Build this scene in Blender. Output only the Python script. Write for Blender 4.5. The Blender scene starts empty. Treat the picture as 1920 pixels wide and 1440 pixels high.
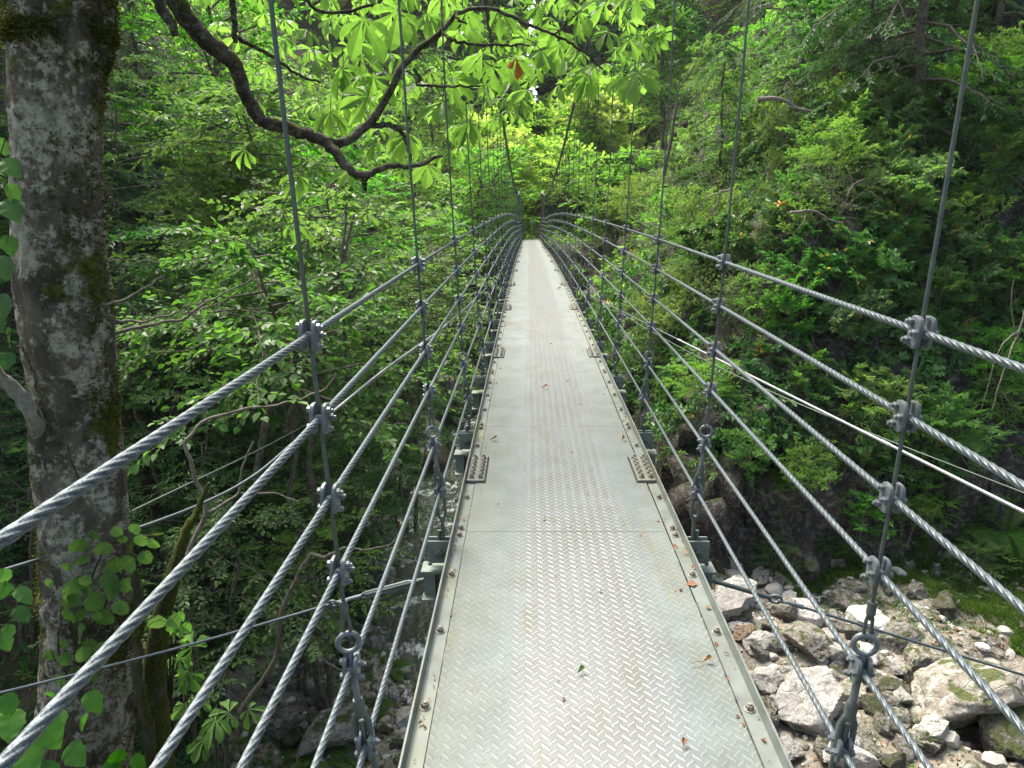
import bpy, math, random
import numpy as np
from math import radians, sin, cos, pi

scene = bpy.context.scene
HAZE = .0002
COL = scene.collection
RNG = np.random.default_rng(7)
random.seed(7)

# ------------------------------------------------------------------ camera
F, TILT, YAW, ROLL, CX, EYE = 1344.26, .2502, -.02434, -.01028, -.17026, 1.51314
CAM = np.array([CX, 0, EYE])

def ray(px, py):
    """direction through a point of a 1920 x 1440 view"""
    a = px - 960; b = py - 720
    c, s = cos(ROLL), sin(ROLL)
    x = (a * c + b * s) / F; u = -(-a * s + b * c) / F
    c, s = cos(TILT), sin(TILT)
    y = c + u * s; z = -s + u * c
    c, s = cos(YAW), sin(YAW)
    return np.array([x * c + y * s, -x * s + y * c, z])

def atY(px, py, Y):
    r = ray(px, py); return CAM + r * (Y / r[1])

def atZ(px, py, Z):
    r = ray(px, py); return CAM + r * ((Z - EYE) / r[2])

def project(P):
    P = np.asarray(P, float) - CAM
    c, s = cos(YAW), sin(YAW)
    x = P[..., 0] * c - P[..., 1] * s; y = P[..., 0] * s + P[..., 1] * c; z = P[..., 2]
    c, s = cos(TILT), sin(TILT)
    d = y * c - z * s; u = y * s + z * c
    d = np.where(np.abs(d) < 1e-3, 1e-3, d)
    X = F * x / d; Y = -F * u / d
    c, s = cos(ROLL), sin(ROLL)
    return 960 + X * c - Y * s, 720 + X * s + Y * c, d

# ------------------------------------------------------------------ mesh building
class MB:
    def __init__(self):
        self.v = []; self.n = 0; self.f = []
    def add(self, V, Fc, mat=0, tint=None, smooth=False):
        V = np.asarray(V, float)
        self.v.append(V)
        if isinstance(Fc, np.ndarray): Fc = [Fc]
        for a in Fc:
            a = np.asarray(a, int)
            if a.ndim == 1: a = a[None]
            t = np.full(len(a), .5) if tint is None else np.broadcast_to(np.asarray(tint, float), (len(a),))
            self.f.append((a + self.n, mat, t, smooth))
        self.n += len(V)
        return self
    def mesh(self, name, mats):
        me = bpy.data.meshes.new(name)
        V = np.concatenate(self.v) if self.v else np.zeros((0, 3))
        me.vertices.add(len(V)); me.vertices.foreach_set('co', V.astype(np.float32).ravel())
        loops = np.concatenate([a.ravel() for a, *_ in self.f])
        tot = np.concatenate([np.full(len(a), a.shape[1]) for a, *_ in self.f])
        st = np.concatenate([[0], np.cumsum(tot)[:-1]])
        me.loops.add(len(loops)); me.loops.foreach_set('vertex_index', loops.astype(np.int32))
        me.polygons.add(len(tot)); me.polygons.foreach_set('loop_start', st.astype(np.int32))
        me.polygons.foreach_set('material_index', np.concatenate([np.full(len(a), m) for a, m, *_ in self.f]).astype(np.int32))
        me.polygons.foreach_set('use_smooth', np.concatenate([np.full(len(a), s) for a, m, t, s in self.f]).astype(bool))
        me.update(calc_edges=True)
        at = me.attributes.new('tint', 'FLOAT', 'FACE')
        at.data.foreach_set('value', np.concatenate([t for _, _, t, _ in self.f]).astype(np.float32))
        for m in mats: me.materials.append(m)
        me.validate()
        return me
    def build(self, name, mats, parent=None):
        if not isinstance(mats, (list, tuple)): mats = [mats]
        o = bpy.data.objects.new(name, self.mesh(name, mats))
        COL.objects.link(o)
        if parent is not None: o.parent = parent
        return o

def tag(o, label, cat, group=None, kind=None):
    if label: o['label'] = label
    if cat: o['category'] = cat
    if group: o['group'] = group
    if kind: o['kind'] = kind
    return o

def empty(name, loc, label, cat, group=None):
    o = bpy.data.objects.new(name, None); COL.objects.link(o)
    o.location = loc; o.empty_display_size = .2
    return tag(o, label, cat, group)

def copy_tree(o, parent=None):
    c = o.copy(); COL.objects.link(c)
    if parent is not None: c.parent = parent
    for ch in [k for k in KIDS.get(o.name, [])]:
        copy_tree(ch, c)
    return c
KIDS = {}
def kid(parent, child):
    KIDS.setdefault(parent.name, []).append(child); return child

def nrm(a):
    a = np.asarray(a, float)
    return a / np.maximum(np.linalg.norm(a, axis=-1, keepdims=True), 1e-9)

def box(mb, c, s, mat=0, rot=None, bev=0.0):
    x, y, z = np.array(s) / 2.0
    if bev > 0:
        b = bev
        ring = [(x - b, -y), (x, -y + b), (x, y - b), (x - b, y), (-x + b, y), (-x, y - b), (-x, -y + b), (-x + b, -y)]
        ri = [(px - np.sign(px) * b * .7, py - np.sign(py) * b * .7) for px, py in ring]
        V = [(p[0], p[1], -z) for p in ring] + [(p[0], p[1], z - b * .7) for p in ring] + [(p[0], p[1], z) for p in ri]
        n = 8
        q = np.array([[i, (i + 1) % n, n + (i + 1) % n, n + i] for i in range(n)])
        F_ = [np.concatenate([q, q + n]), np.arange(2 * n, 3 * n)[None], np.arange(n)[::-1][None]]
    else:
        V = [(-x, -y, -z), (x, -y, -z), (x, y, -z), (-x, y, -z), (-x, -y, z), (x, -y, z), (x, y, z), (-x, y, z)]
        F_ = [np.array([[0, 3, 2, 1], [4, 5, 6, 7], [0, 1, 5, 4], [1, 2, 6, 5], [2, 3, 7, 6], [3, 0, 4, 7]])]
    V = np.array(V)
    if rot is not None: V = V @ np.array(rot).T
    mb.add(V + np.array(c), F_, mat)

def frames(P):
    T = np.gradient(P, axis=0); T = nrm(T)
    up = np.array([0, 0, 1.]) if abs(T[0][2]) < .9 else np.array([1., 0, 0])
    N = np.zeros_like(P); n = nrm(np.cross(np.cross(T[0], up), T[0]))
    for i in range(len(P)):
        n = n - T[i] * (n @ T[i]); n = n / max(np.linalg.norm(n), 1e-9); N[i] = n
    return T, N, np.cross(T, N)

def tube(mb, P, r, n=6, mat=0, lobes=0, amp=0., pitch=1., cap=True, tint=None, wob=None, smooth=True):
    P = np.asarray(P, float); m = len(P)
    r = np.broadcast_to(np.asarray(r, float), (m,))
    T, N, B = frames(P)
    a = np.linspace(0, 2 * pi, n, endpoint=False)
    if lobes:
        L = np.concatenate([[0], np.cumsum(np.linalg.norm(np.diff(P, axis=0), axis=1))])
        ph = a[None] - 2 * pi * L[:, None] / pitch
        R = r[:, None] * (1 - amp + amp * np.abs(np.cos(ph * lobes / 2)) ** .6)
    else:
        R = np.repeat(r[:, None], n, 1)
    if wob is not None: R = R * wob(P, a)
    V = P[:, None] + R[..., None] * (np.cos(a)[None, :, None] * N[:, None] + np.sin(a)[None, :, None] * B[:, None])
    V = V.reshape(-1, 3)
    i = np.arange(m - 1)[:, None] * n; j = np.arange(n)[None]
    j2 = (j + 1) % n
    Q = np.stack([i + j, i + j2, i + n + j2, i + n + j], -1).reshape(-1, 4)
    mb.add(V, [Q], mat, tint, smooth)
    if cap:
        mb.add(V[:n], [np.arange(n)[::-1][None]], mat, tint)
        mb.add(V[-n:], [np.arange(n)[None]], mat, tint)

def curve(pts, n=24, jit=0., rng=RNG):
    """smooth polyline through control points (Catmull-Rom)"""
    P = np.asarray(pts, float)
    if len(P) == 2:
        t = np.linspace(0, 1, n)[:, None]; return P[0] * (1 - t) + P[1] * t
    Q = np.concatenate([[2 * P[0] - P[1]], P, [2 * P[-1] - P[-2]]])
    out = []; seg = len(P) - 1; per = max(2, int(n / seg))
    for k in range(seg):
        p0, p1, p2, p3 = Q[k:k + 4]
        for t in np.linspace(0, 1, per, endpoint=False):
            out.append(.5 * ((2 * p1) + (-p0 + p2) * t + (2 * p0 - 5 * p1 + 4 * p2 - p3) * t * t + (-p0 + 3 * p1 - 3 * p2 + p3) * t ** 3))
    out.append(P[-1]); out = np.array(out)
    if jit: out[1:-1] += rng.normal(0, jit, (len(out) - 2, 3))
    return out

def hexcap(mb, c, r, h, axis, mat=0, n=6, ph=0.):
    axis = nrm(axis); c = np.array(c, float)
    tube(mb, [c, c + axis * h * .85, c + axis * h], [r, r, r * .8], n, mat, smooth=False)

def torus(mb, c, R, r, axis, mat=0, n=20, m=8):
    axis = nrm(axis); u = nrm(np.cross(axis, [0.3, .2, 1])); w = np.cross(axis, u)
    a = np.linspace(0, 2 * pi, n, endpoint=False); b = np.linspace(0, 2 * pi, m, endpoint=False)
    ring = np.cos(a)[:, None] * u + np.sin(a)[:, None] * w
    V = np.array(c) + ring[:, None] * (R + r * np.cos(b))[None, :, None] + axis * (r * np.sin(b))[None, :, None]
    i = np.arange(n)[:, None]; j = np.arange(m)[None]
    Q = np.stack([i * m + j, ((i + 1) % n) * m + j, ((i + 1) % n) * m + (j + 1) % m, i * m + (j + 1) % m], -1).reshape(-1, 4)
    mb.add(V.reshape(-1, 3), [Q], mat, smooth=True)

# value noise
def _h(ix, iy, iz, s):
    n = (ix * 374761393 + iy * 668265263 + iz * 2147483647 + s * 974634777) & 0xffffffff
    n = ((n ^ (n >> 13)) * 1274126177) & 0xffffffff
    n = ((n ^ (n >> 16)) * 2246822519) & 0xffffffff
    return ((n ^ (n >> 15)) & 0xffff) / 65535.0
def vnoise(P, s=0):
    P = np.asarray(P, float); I = np.floor(P).astype(np.int64); f = P - I; f = f * f * (3 - 2 * f)
    x, y, z = I[..., 0], I[..., 1], I[..., 2]; fx, fy, fz = f[..., 0], f[..., 1], f[..., 2]
    r = 0
    for dx in (0, 1):
        for dy in (0, 1):
            for dz in (0, 1):
                w = (fx if dx else 1 - fx) * (fy if dy else 1 - fy) * (fz if dz else 1 - fz)
                r = r + w * _h(x + dx, y + dy, z + dz, s)
    return r * 2 - 1
def fbm(P, o=4, s=0, g=.5):
    P = np.asarray(P, float); r = 0; a = 1.
    for k in range(o):
        r = r + a * vnoise(P * 2 ** k + 17.3 * k, s + k); a *= g
    return r

# ------------------------------------------------------------------ materials
def mat(name):
    m = bpy.data.materials.new(name); m.use_nodes = True
    nt = m.node_tree; nt.nodes.clear()
    out = nt.nodes.new('ShaderNodeOutputMaterial')
    return m, nt, out
class NT:
    def __init__(s, nt): s.nt = nt
    def n(s, t, ins=None, **kw):
        nd = s.nt.nodes.new(t)
        for k, v in kw.items(): setattr(nd, k, v)
        for k, v in (ins or {}).items():
            sk = nd.inputs[k]
            if isinstance(v, bpy.types.NodeSocket): s.nt.links.new(v, sk)
            else: sk.default_value = v
        return nd
    def noise(s, vec, scale, det=4, rough=.55, dist=0.):
        return s.n('ShaderNodeTexNoise', {'Vector': vec, 'Scale': scale, 'Detail': det, 'Roughness': rough, 'Distortion': dist}).outputs['Fac']
    def m(s, op, a, b=0., c=0., clamp=False):
        nd = s.n('ShaderNodeMath', operation=op, use_clamp=clamp)
        for i, v in enumerate((a, b, c)):
            if isinstance(v, bpy.types.NodeSocket): s.nt.links.new(v, nd.inputs[i])
            else: nd.inputs[i].default_value = v
        return nd.outputs[0]
    def step(s, v, a, b):
        nd = s.n('ShaderNodeMapRange', {'Value': v, 'From Min': a, 'From Max': b}, interpolation_type='SMOOTHSTEP')
        return nd.outputs['Result']
    def mix(s, f, a, b, blend='MIX'):
        nd = s.n('ShaderNodeMix', data_type='RGBA', blend_type=blend)
        for i, v in ((0, f), (6, a), (7, b)):
            if isinstance(v, bpy.types.NodeSocket): s.nt.links.new(v, nd.inputs[i])
            else: nd.inputs[i].default_value = v if i == 0 else (tuple(v) + (1,))[:4]
        return nd.outputs[2]
    def bump(s, h, strength=.5, dist=.01):
        return s.n('ShaderNodeBump', {'Height': h, 'Strength': strength, 'Distance': dist}).outputs['Normal']
def objco(N): return N.n('ShaderNodeTexCoord').outputs['Object']
def posn(N): return N.n('ShaderNodeNewGeometry').outputs['Position']

def leaf_mat(name, ca, cb, cc=None, trans=.4, tcol=1.9, gloss=.45, spec=.35, vary=.05):
    """ca..cb: span of leaf colours; cc: colour of a few old leaves"""
    m, nt, out = mat(name); N = NT(nt)
    t = N.n('ShaderNodeAttribute', attribute_name='tint').outputs['Fac']
    rnd = N.n('ShaderNodeObjectInfo').outputs['Random']
    col = N.mix(N.step(t, .0, .93), ca, cb)
    if cc is not None: col = N.mix(N.step(t, .955, .96), col, cc)
    hsv = N.n('ShaderNodeHueSaturation', {'Color': col,
        'Hue': N.m('ADD', .5 - vary * .4, N.m('MULTIPLY', rnd, vary * .8)),
        'Saturation': N.m('ADD', .9, N.m('MULTIPLY', rnd, .2)),
        'Value': N.m('ADD', .8, N.m('MULTIPLY', N.m('FRACT', N.m('MULTIPLY', rnd, 7.3)), .4))}).outputs['Color']
    p = N.n('ShaderNodeBsdfPrincipled', {'Base Color': hsv, 'Roughness': gloss, 'Specular IOR Level': spec})
    tc = N.mix(1., hsv, (tcol * .95, tcol * 1.0, tcol * .58), 'MULTIPLY')
    tr = N.n('ShaderNodeBsdfTranslucent', {'Color': tc})
    mx = N.n('ShaderNodeMixShader', {0: trans, 1: p.outputs[0], 2: tr.outputs[0]})
    nt.links.new(mx.outputs[0], out.inputs[0])
    return m

def metal_mat(name, col, rough=.5, metal=.5, dirt=(.12, .12, .07), dirtamt=.35, scale=30, bump=0.1):
    m, nt, out = mat(name); N = NT(nt)
    P = posn(N)
    a = N.noise(P, scale, 5, .6); b = N.noise(P, scale * .17, 3)
    c1 = N.mix(N.step(a, .3, .7), [c * .8 for c in col], [min(1, c * 1.15) for c in col])
    c2 = N.mix(N.m('MULTIPLY', N.step(b, .45, .75), dirtamt), c1, dirt)
    if 'cable' in name: c2 = N.mix(N.step(N.noise(P, 420, 2), .42, .6), [x * .5 for x in col], c2)
    p = N.n('ShaderNodeBsdfPrincipled', {'Base Color': c2, 'Metallic': metal, 'Roughness': N.m('ADD', rough - .08, N.m('MULTIPLY', a, .16)),
        'Normal': N.bump(a, bump, .002)})
    nt.links.new(p.outputs[0], out.inputs[0])
    return m

def rock_mat(name, c1, c2, lich=(.5, .5, .46), moss=.5, lichamt=.5, wet=0., rgh=.85, mcol=(.045, .058, .014), world=False):
    m, nt, out = mat(name); N = NT(nt)
    P = posn(N) if world else objco(N)
    rnd = N.n('ShaderNodeObjectInfo').outputs['Random']
    if not world: P = N.n('ShaderNodeVectorMath', {0: P, 1: N.n('ShaderNodeCombineXYZ', {0: N.m('MULTIPLY', rnd, 37.), 1: N.m('MULTIPLY', rnd, 91.), 2: 0.}).outputs[0]}, operation='ADD').outputs[0]
    a = N.noise(P, 1.7, 6, .65); b = N.noise(P, 7, 5, .65); c = N.noise(P, 26, 4, .6); d = N.noise(P, 3.1, 5, .6, .6)
    col = N.mix(N.step(a, .3, .7), c1, c2)
    col = N.mix(N.m('MULTIPLY', N.step(c, .4, .62), .45), col, [x * .42 for x in c1])
    col = N.mix(N.m('MULTIPLY', N.step(N.m('ADD', b, N.m('MULTIPLY', c, .35)), .68, .78), lichamt), col, lich)
    nz = N.n('ShaderNodeSeparateXYZ', {0: N.n('ShaderNodeNewGeometry').outputs['Normal']}).outputs['Z']
    mm = N.m('MULTIPLY', N.step(N.m('ADD', d, N.m('MULTIPLY', nz, .16)), .80 - moss * .45, .92 - moss * .45), .95)
    mc = N.mix(N.step(c, .3, .7), [x * .55 for x in mcol], [x * 1.5 for x in mcol])
    col = N.mix(mm, col, mc)
    if not world:
        col = N.n('ShaderNodeHueSaturation', {'Color': col, 'Value': N.m('ADD', .75, N.m('MULTIPLY', N.m('FRACT', N.m('MULTIPLY', rnd, 5.7)), .5)), 'Saturation': 1., 'Hue': .5}).outputs['Color']
    crack = N.n('ShaderNodeTexVoronoi', {'Vector': P, 'Scale': 3.3}, feature='DISTANCE_TO_EDGE').outputs['Distance']
    h = N.m('ADD', N.m('MULTIPLY', a, .5), N.m('ADD', N.m('MULTIPLY', b, .35), N.m('MULTIPLY', c, .14)))
    h = N.m('ADD', h, N.m('MULTIPLY', N.step(crack, 0, .06), .10))
    p = N.n('ShaderNodeBsdfPrincipled', {'Base Color': col, 'Roughness': rgh - wet, 'Specular IOR Level': .3 + wet, 'Normal': N.bump(h, .9, .12)})
    nt.links.new(p.outputs[0], out.inputs[0])
    return m

def bark_mat(name, c1=(.075, .062, .048), c2=(.16, .14, .115), lich=.5, moss=.5, scale=1.):
    m, nt, out = mat(name); N = NT(nt)
    P = posn(N)
    Ps = N.n('ShaderNodeMapping', {'Vector': P, 'Scale': (1, 1, .35)}).outputs[0]
    a = N.noise(Ps, 9 * scale, 6, .68); b = N.noise(P, 4.1 * scale, 6, .7, .4); c = N.noise(P, 38 * scale, 4, .65); d = N.noise(P, 2.2 * scale, 5, .62, .3)
    col = N.mix(N.step(a, .3, .7), c1, c2)
    col = N.mix(N.m('MULTIPLY', N.step(d, .52, .68), .7), col, [x * .45 for x in c1])
    e_ = N.noise(P, 14 * scale, 5, .75); lm = N.m('MULTIPLY', N.step(N.m('ADD', N.m('MULTIPLY', b, .75), N.m('ADD', N.m('MULTIPLY', c, .3), N.m('MULTIPLY', e_, .45))), .71, .82), lich)
    lc = N.mix(N.step(e_, .35, .65), (.15, .145, .11), (.36, .345, .29))
    col = N.mix(lm, col, lc)
    g = N.n('ShaderNodeNewGeometry').outputs['Normal']
    nx = N.n('ShaderNodeSeparateXYZ', {0: g}).outputs['X']; nz = N.n('ShaderNodeSeparateXYZ', {0: g}).outputs['Z']
    ms = N.m('ADD', N.m('ADD', d, N.m('MULTIPLY', N.m('ABSOLUTE', nx), .17)), N.m('ADD', N.m('MULTIPLY', nz, .18), N.m('MULTIPLY', c, .12)))
    mm = N.step(ms, .92 - moss * .3, 1.0 - moss * .3)
    mc = N.mix(N.step(c, .3, .7), (.022, .03, .005), (.085, .10, .015))
    col = N.mix(mm, col, mc)
    h = N.m('ADD', N.m('MULTIPLY', a, .6), N.m('ADD', N.m('MULTIPLY', c, .35), N.m('MULTIPLY', mm, .25)))
    p = N.n('ShaderNodeBsdfPrincipled', {'Base Color': col, 'Roughness': .9, 'Specular IOR Level': .2, 'Normal': N.bump(h, 1., .035)})
    nt.links.new(p.outputs[0], out.inputs[0])
    return m

M = {}
M['cable'] = metal_mat('galvanised_cable', (.135, .168, .188), .45, .35, (.16, .17, .15), .35, 60, .15)
M['clamp'] = metal_mat('galvanised_clamp', (.16, .18, .195), .5, .4, (.11, .12, .09), .5, 40, .2)
M['rod'] = metal_mat('weathered_rod', (0.094, 0.112, 0.106), .55, .4, (.09, .10, .06), .6, 40, .2)
M['maincable'] = metal_mat('dark_cable', (.10, .11, .11), .6, .3, (.06, .07, .05), .5, 30, .3)
M['beam'] = metal_mat('weathered_beam', (0.179, 0.205, 0.186), .6, .35, (.13, .15, .07), .8, 12, .25)
M['edge'] = metal_mat('galvanised_edge', (0.165, 0.188, 0.173), .5, .3, (.20, .21, .11), .75, 9, .12)
M['bolt'] = metal_mat('dull_bolt', (.27, .25, .21), .55, .45, (.12, .09, .05), .6, 60, .2)
M['pipe'] = metal_mat('pale_pipe', (.26, .285, .31), .45, .2, (.35, .33, .26), .4, 14, .1)
M['gap'] = metal_mat('painted_notch_shade', (.02, .02, .02), .8, .0, (.02, .02, .02), 0., 10, .0)  # near-black colour painting the shade beside the splice plates
M['paint_brown'] = metal_mat('brown_paint', (.17, .09, .06), .6, 0., (.1, .07, .05), .5, 12, .1)
M['wood'] = metal_mat('post_wood', (.45, .28, .09), .8, 0., (.2, .13, .05), .5, 12, .3)

def deck_material():
    m, nt, out = mat('checker_plate'); N = NT(nt)
    P = posn(N)
    s = N.n('ShaderNodeSeparateXYZ', {0: P})
    x, y = s.outputs['X'], s.outputs['Y']
    u = N.m('DIVIDE', x, .0232); i = N.m('FLOOR', u); par = N.m('FLOORED_MODULO', i, 2.)
    sg = N.m('SUBTRACT', 1., N.m('MULTIPLY', par, 2.))
    fu = N.m('SUBTRACT', N.m('FRACT', u), .5)
    v = N.m('ADD', N.m('DIVIDE', y, .0375), N.m('MULTIPLY', par, .5))
    v = N.m('ADD', v, N.m('MULTIPLY', N.m('MULTIPLY', sg, fu), .55))
    fv = N.m('ABSOLUTE', N.m('SUBTRACT', N.m('FRACT', v), .5))
    bar = N.m('MULTIPLY', N.step(fv, .19, .08), N.step(N.m('ABSOLUTE', fu), .53, .40))
    big = N.noise(P, 1.1, 5, .6); mid = N.noise(P, 5, 5, .65); fine = N.noise(P, 70, 4, .6)
    st = N.noise(N.n('ShaderNodeMapping', {'Vector': P, 'Scale': (7, 1.2, 1)}).outputs[0], 1.3, 5, .6)
    ax = N.m('ABSOLUTE', N.m('SUBTRACT', x, .03))
    wear = N.step(N.m('ADD', ax, N.m('MULTIPLY', N.m('SUBTRACT', mid, .5), .16)), .30, .16)   # where feet polish the plate
    blot = N.noise(P, 2.6, 6, .7, .5)
    base = N.mix(N.step(mid, .3, .72), (0.109, 0.133, 0.133), (0.167, 0.197, 0.197))
    base = N.mix(N.m('MULTIPLY', N.step(N.m('ADD', ax, N.m('MULTIPLY', N.m('SUBTRACT', big, .5), .5)), .22, .5), .5), base, (0.147, 0.164, 0.121))
    base = N.mix(N.m('MULTIPLY', wear, .65), base, (0.183, 0.185, 0.185))
    base = N.mix(N.m('MULTIPLY', N.step(blot, .47, .66), .40), base, (0.114, 0.122, 0.095))
    base = N.mix(N.m('MULTIPLY', N.step(st, .54, .70), .5), base, (0.127, 0.121, 0.068))
    base = N.mix(N.m('MULTIPLY', N.step(N.m('ADD', mid, N.m('MULTIPLY', fine, .3)), .74, .86), .45), base, (0.106, 0.097, 0.068))
    base = N.mix(N.m('MULTIPLY', N.step(fine, .58, .70), .4), base, (0.082, 0.074, 0.054))
    base = N.mix(N.m('MULTIPLY', bar, N.m('ADD', .14, N.m('MULTIPLY', wear, .38))), base, (0.389, 0.389, 0.384))
    rough = N.m('SUBTRACT', .55, N.m('ADD', N.m('MULTIPLY', wear, .13), N.m('MULTIPLY', N.m('MULTIPLY', bar, wear), .10)))
    h = N.m('ADD', N.m('MULTIPLY', bar, N.m('ADD', .75, N.m('MULTIPLY', wear, .25))), N.m('MULTIPLY', fine, .08))
    p = N.n('ShaderNodeBsdfPrincipled', {'Base Color': base, 'Metallic': N.m('ADD', .2, N.m('MULTIPLY', wear, .2)), 'Roughness': rough,
        'Normal': N.bump(h, .5, .0018)})
    nt.links.new(p.outputs[0], out.inputs[0])
    return m
M['deck'] = deck_material()

M['bark_big'] = bark_mat('bark_mossy_lichen', (.044, .037, .029), (.135, .116, .09), .95, .60)
M['bark_limb'] = bark_mat('bark_limb', (.024, .019, .013), (.06, .05, .036), .25, .7, 2.)
M['bark_moss'] = bark_mat('bark_all_moss', (.04, .036, .02), (.09, .08, .04), .1, 1.05, 2.)
M['bark'] = bark_mat('bark_plain', (.055, .045, .034), (.14, .115, .085), .4, .15, 3.)
M['twig'] = bark_mat('twig_grey', (.13, .11, .085), (.26, .225, .18), .3, .0, 4.)
M['birch'] = bark_mat('stub_grey', (.2, .19, .16), (.4, .39, .34), .6, .1, 3.)
M['soil'] = rock_mat('slope_soil', (.028, .022, .015), (.05, .041, .029), (.09, .085, .07), .45, .3, world=True, mcol=(.035, .05, .012))
M['cliff'] = rock_mat('cliff_rock', (.022, .018, .014), (.052, .044, .036), (.17, .16, .145), .30, .5, world=True, mcol=(.05, .06, .014))
M['bed'] = rock_mat('river_bed', (.14, .125, .095), (.25, .225, .18), (.34, .33, .30), .25, .6, world=True)
M['stone_pale'] = rock_mat('stone_pale', (.33, .32, .295), (.48, .465, .43), (.58, .57, .53), .12, .6)
M['stone_grey'] = rock_mat('stone_grey', (0.150, 0.139, 0.120), (.25, .235, .21), (.42, .41, .38), .40, .55)
M['stone_tan'] = rock_mat('stone_tan', (.165, .15, .12), (.25, .235, .20), (.40, .39, .36), .40, .55)
M['stone_dark'] = rock_mat('stone_dark', (.055, .05, .043), (.12, .11, .095), (.3, .29, .27), .55, .4)
M['stone_wet'] = rock_mat('stone_wet', (.16, .10, .05), (.28, .19, .10), (.35, .3, .2), .1, .2, wet=.5)

G = {}
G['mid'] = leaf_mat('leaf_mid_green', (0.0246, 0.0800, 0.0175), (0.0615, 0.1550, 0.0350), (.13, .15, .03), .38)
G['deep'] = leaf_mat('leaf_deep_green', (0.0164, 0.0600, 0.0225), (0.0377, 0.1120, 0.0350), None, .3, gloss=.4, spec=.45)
G['bright'] = leaf_mat('leaf_bright_green', (0.0615, 0.1700, 0.0225), (0.1230, 0.2700, 0.0425), (.2, .2, .03), .56, 2.25)
G['yellow'] = leaf_mat('leaf_yellow_green', (.155, .27, .05), (.29, .41, .10), (.26, .22, .06), .64, 2.35)
G['olive'] = leaf_mat('leaf_olive', (0.0553, 0.1050, 0.0250), (0.1275, 0.2000, 0.0562), (.22, .16, .07), .38)
G['glossy'] = leaf_mat('leaf_glossy', (0.0262, 0.0950, 0.0225), (0.0861, 0.2050, 0.0500), (.42, .27, .04), .32, 1.9, .45, .35)
G['conifer'] = leaf_mat('leaf_conifer', (.020, .055, .020), (.055, .125, .038), None, .28, 1.5, .55, .25)
G['hinoki'] = leaf_mat('leaf_hinoki', (.04, .105, .034), (.10, .20, .055), None, .35, 1.6, .55, .25)
G['chestnut'] = leaf_mat('leaf_chestnut', (0.0615, 0.1650, 0.0175), (0.1230, 0.2700, 0.0375), None, .6, 2.1, .45, .35, .02)
G['vine'] = leaf_mat('leaf_vine', (0.0574, 0.1550, 0.0275), (0.1025, 0.2350, 0.0500), None, .4, 1.9, .5, .3, .02)
G['fresh'] = leaf_mat('leaf_fresh_green', (.042, .12, .022), (.085, .20, .036), None, .5, 2.0)
G['pale'] = leaf_mat('leaf_pale_green', (.085, .17, .032), (.165, .265, .065), (.26, .22, .06), .45, 1.9)
G['grass'] = leaf_mat('leaf_grass', (.05, .09, .014), (.10, .16, .03), None, .4, 1.8, .6, .2)
G['fern'] = leaf_mat('leaf_fern', (.045, .12, .015), (.09, .19, .03), None, .45, 1.9, .55, .25)
G['dead'] = leaf_mat('leaf_dead', (.17, .07, .022), (.30, .16, .06), None, .2, 1.2, .6, .3)
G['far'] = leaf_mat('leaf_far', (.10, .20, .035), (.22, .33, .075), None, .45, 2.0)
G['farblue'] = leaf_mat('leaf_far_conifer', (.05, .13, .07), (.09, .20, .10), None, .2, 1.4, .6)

# ------------------------------------------------------------------ bridge
def cam_z(y):
    y = np.asarray(y, float)
    z = .01486 * y - .00095 * y * y
    z0 = .01486 * 31 - .00095 * 31 * 31
    return np.where(y > 31, z0 - .0215 * (y - 31) - .00018 * (y - 31) ** 2, z)
HY = [1.444 + 1.5 * k for k in range(29)]
LAT = [.621, .613, .6047, .5967, .5853, .5645]
HT = [1.229, 1.052, .870, .695, .4476, .234]
def maincab(y): return 1.75 + .0032 * (np.asarray(y, float) - 35) ** 2
def lat_at(h): return np.interp(h, [0, .234, .4476, .695, 1.229, 2., 6.], [.556, .5645, .5853, .5967, .621, .648, .70])
Y_END = 44.2
def endpull(y): return np.interp(y, [40.5, 44.3], [1., .80])

bridge = empty('suspension_footbridge', (0, 0, 0),
               'galvanised steel suspension footbridge with checker plate deck running away over the gorge', 'footbridge')

# deck plates
joints = [-3.17 + 1.55 * k for k in range(31)] + [Y_END]
for a, b in zip(joints[:-1], joints[1:]):
    mb = MB(); n = 5
    ys = np.linspace(a + .0017, b - .0017, n)
    zz = cam_z(ys)
    V = []; w = .462
    wr_, wl_ = .4565, .4605
    for y, z in zip(ys, zz): V += [(-wl_, y, z), (wr_, y, z)]
    for y, z in zip(ys, zz): V += [(-wl_, y, z - .006), (wr_, y, z - .006)]
    Q = [[2 * i, 2 * i + 1, 2 * i + 3, 2 * i + 2] for i in range(n - 1)]
    Q += [[2 * n + 2 * i, 2 * n + 2 * i + 2, 2 * n + 2 * i + 3, 2 * n + 2 * i + 1] for i in range(n - 1)]
    Q += [[0, 2 * n, 2 * n + 1, 1], [2 * n - 2, 2 * n - 1, 4 * n - 1, 4 * n - 2]]
    Q += [[2 * i, 2 * i + 2, 2 * n + 2 * i + 2, 2 * n + 2 * i] for i in range(n - 1)]
    Q += [[2 * i + 1, 2 * n + 2 * i + 1, 2 * n + 2 * i + 3, 2 * i + 3] for i in range(n - 1)]
    mb.add(V, np.array(Q))
    mb.build('deck_plate', M['deck'], bridge)

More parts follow.
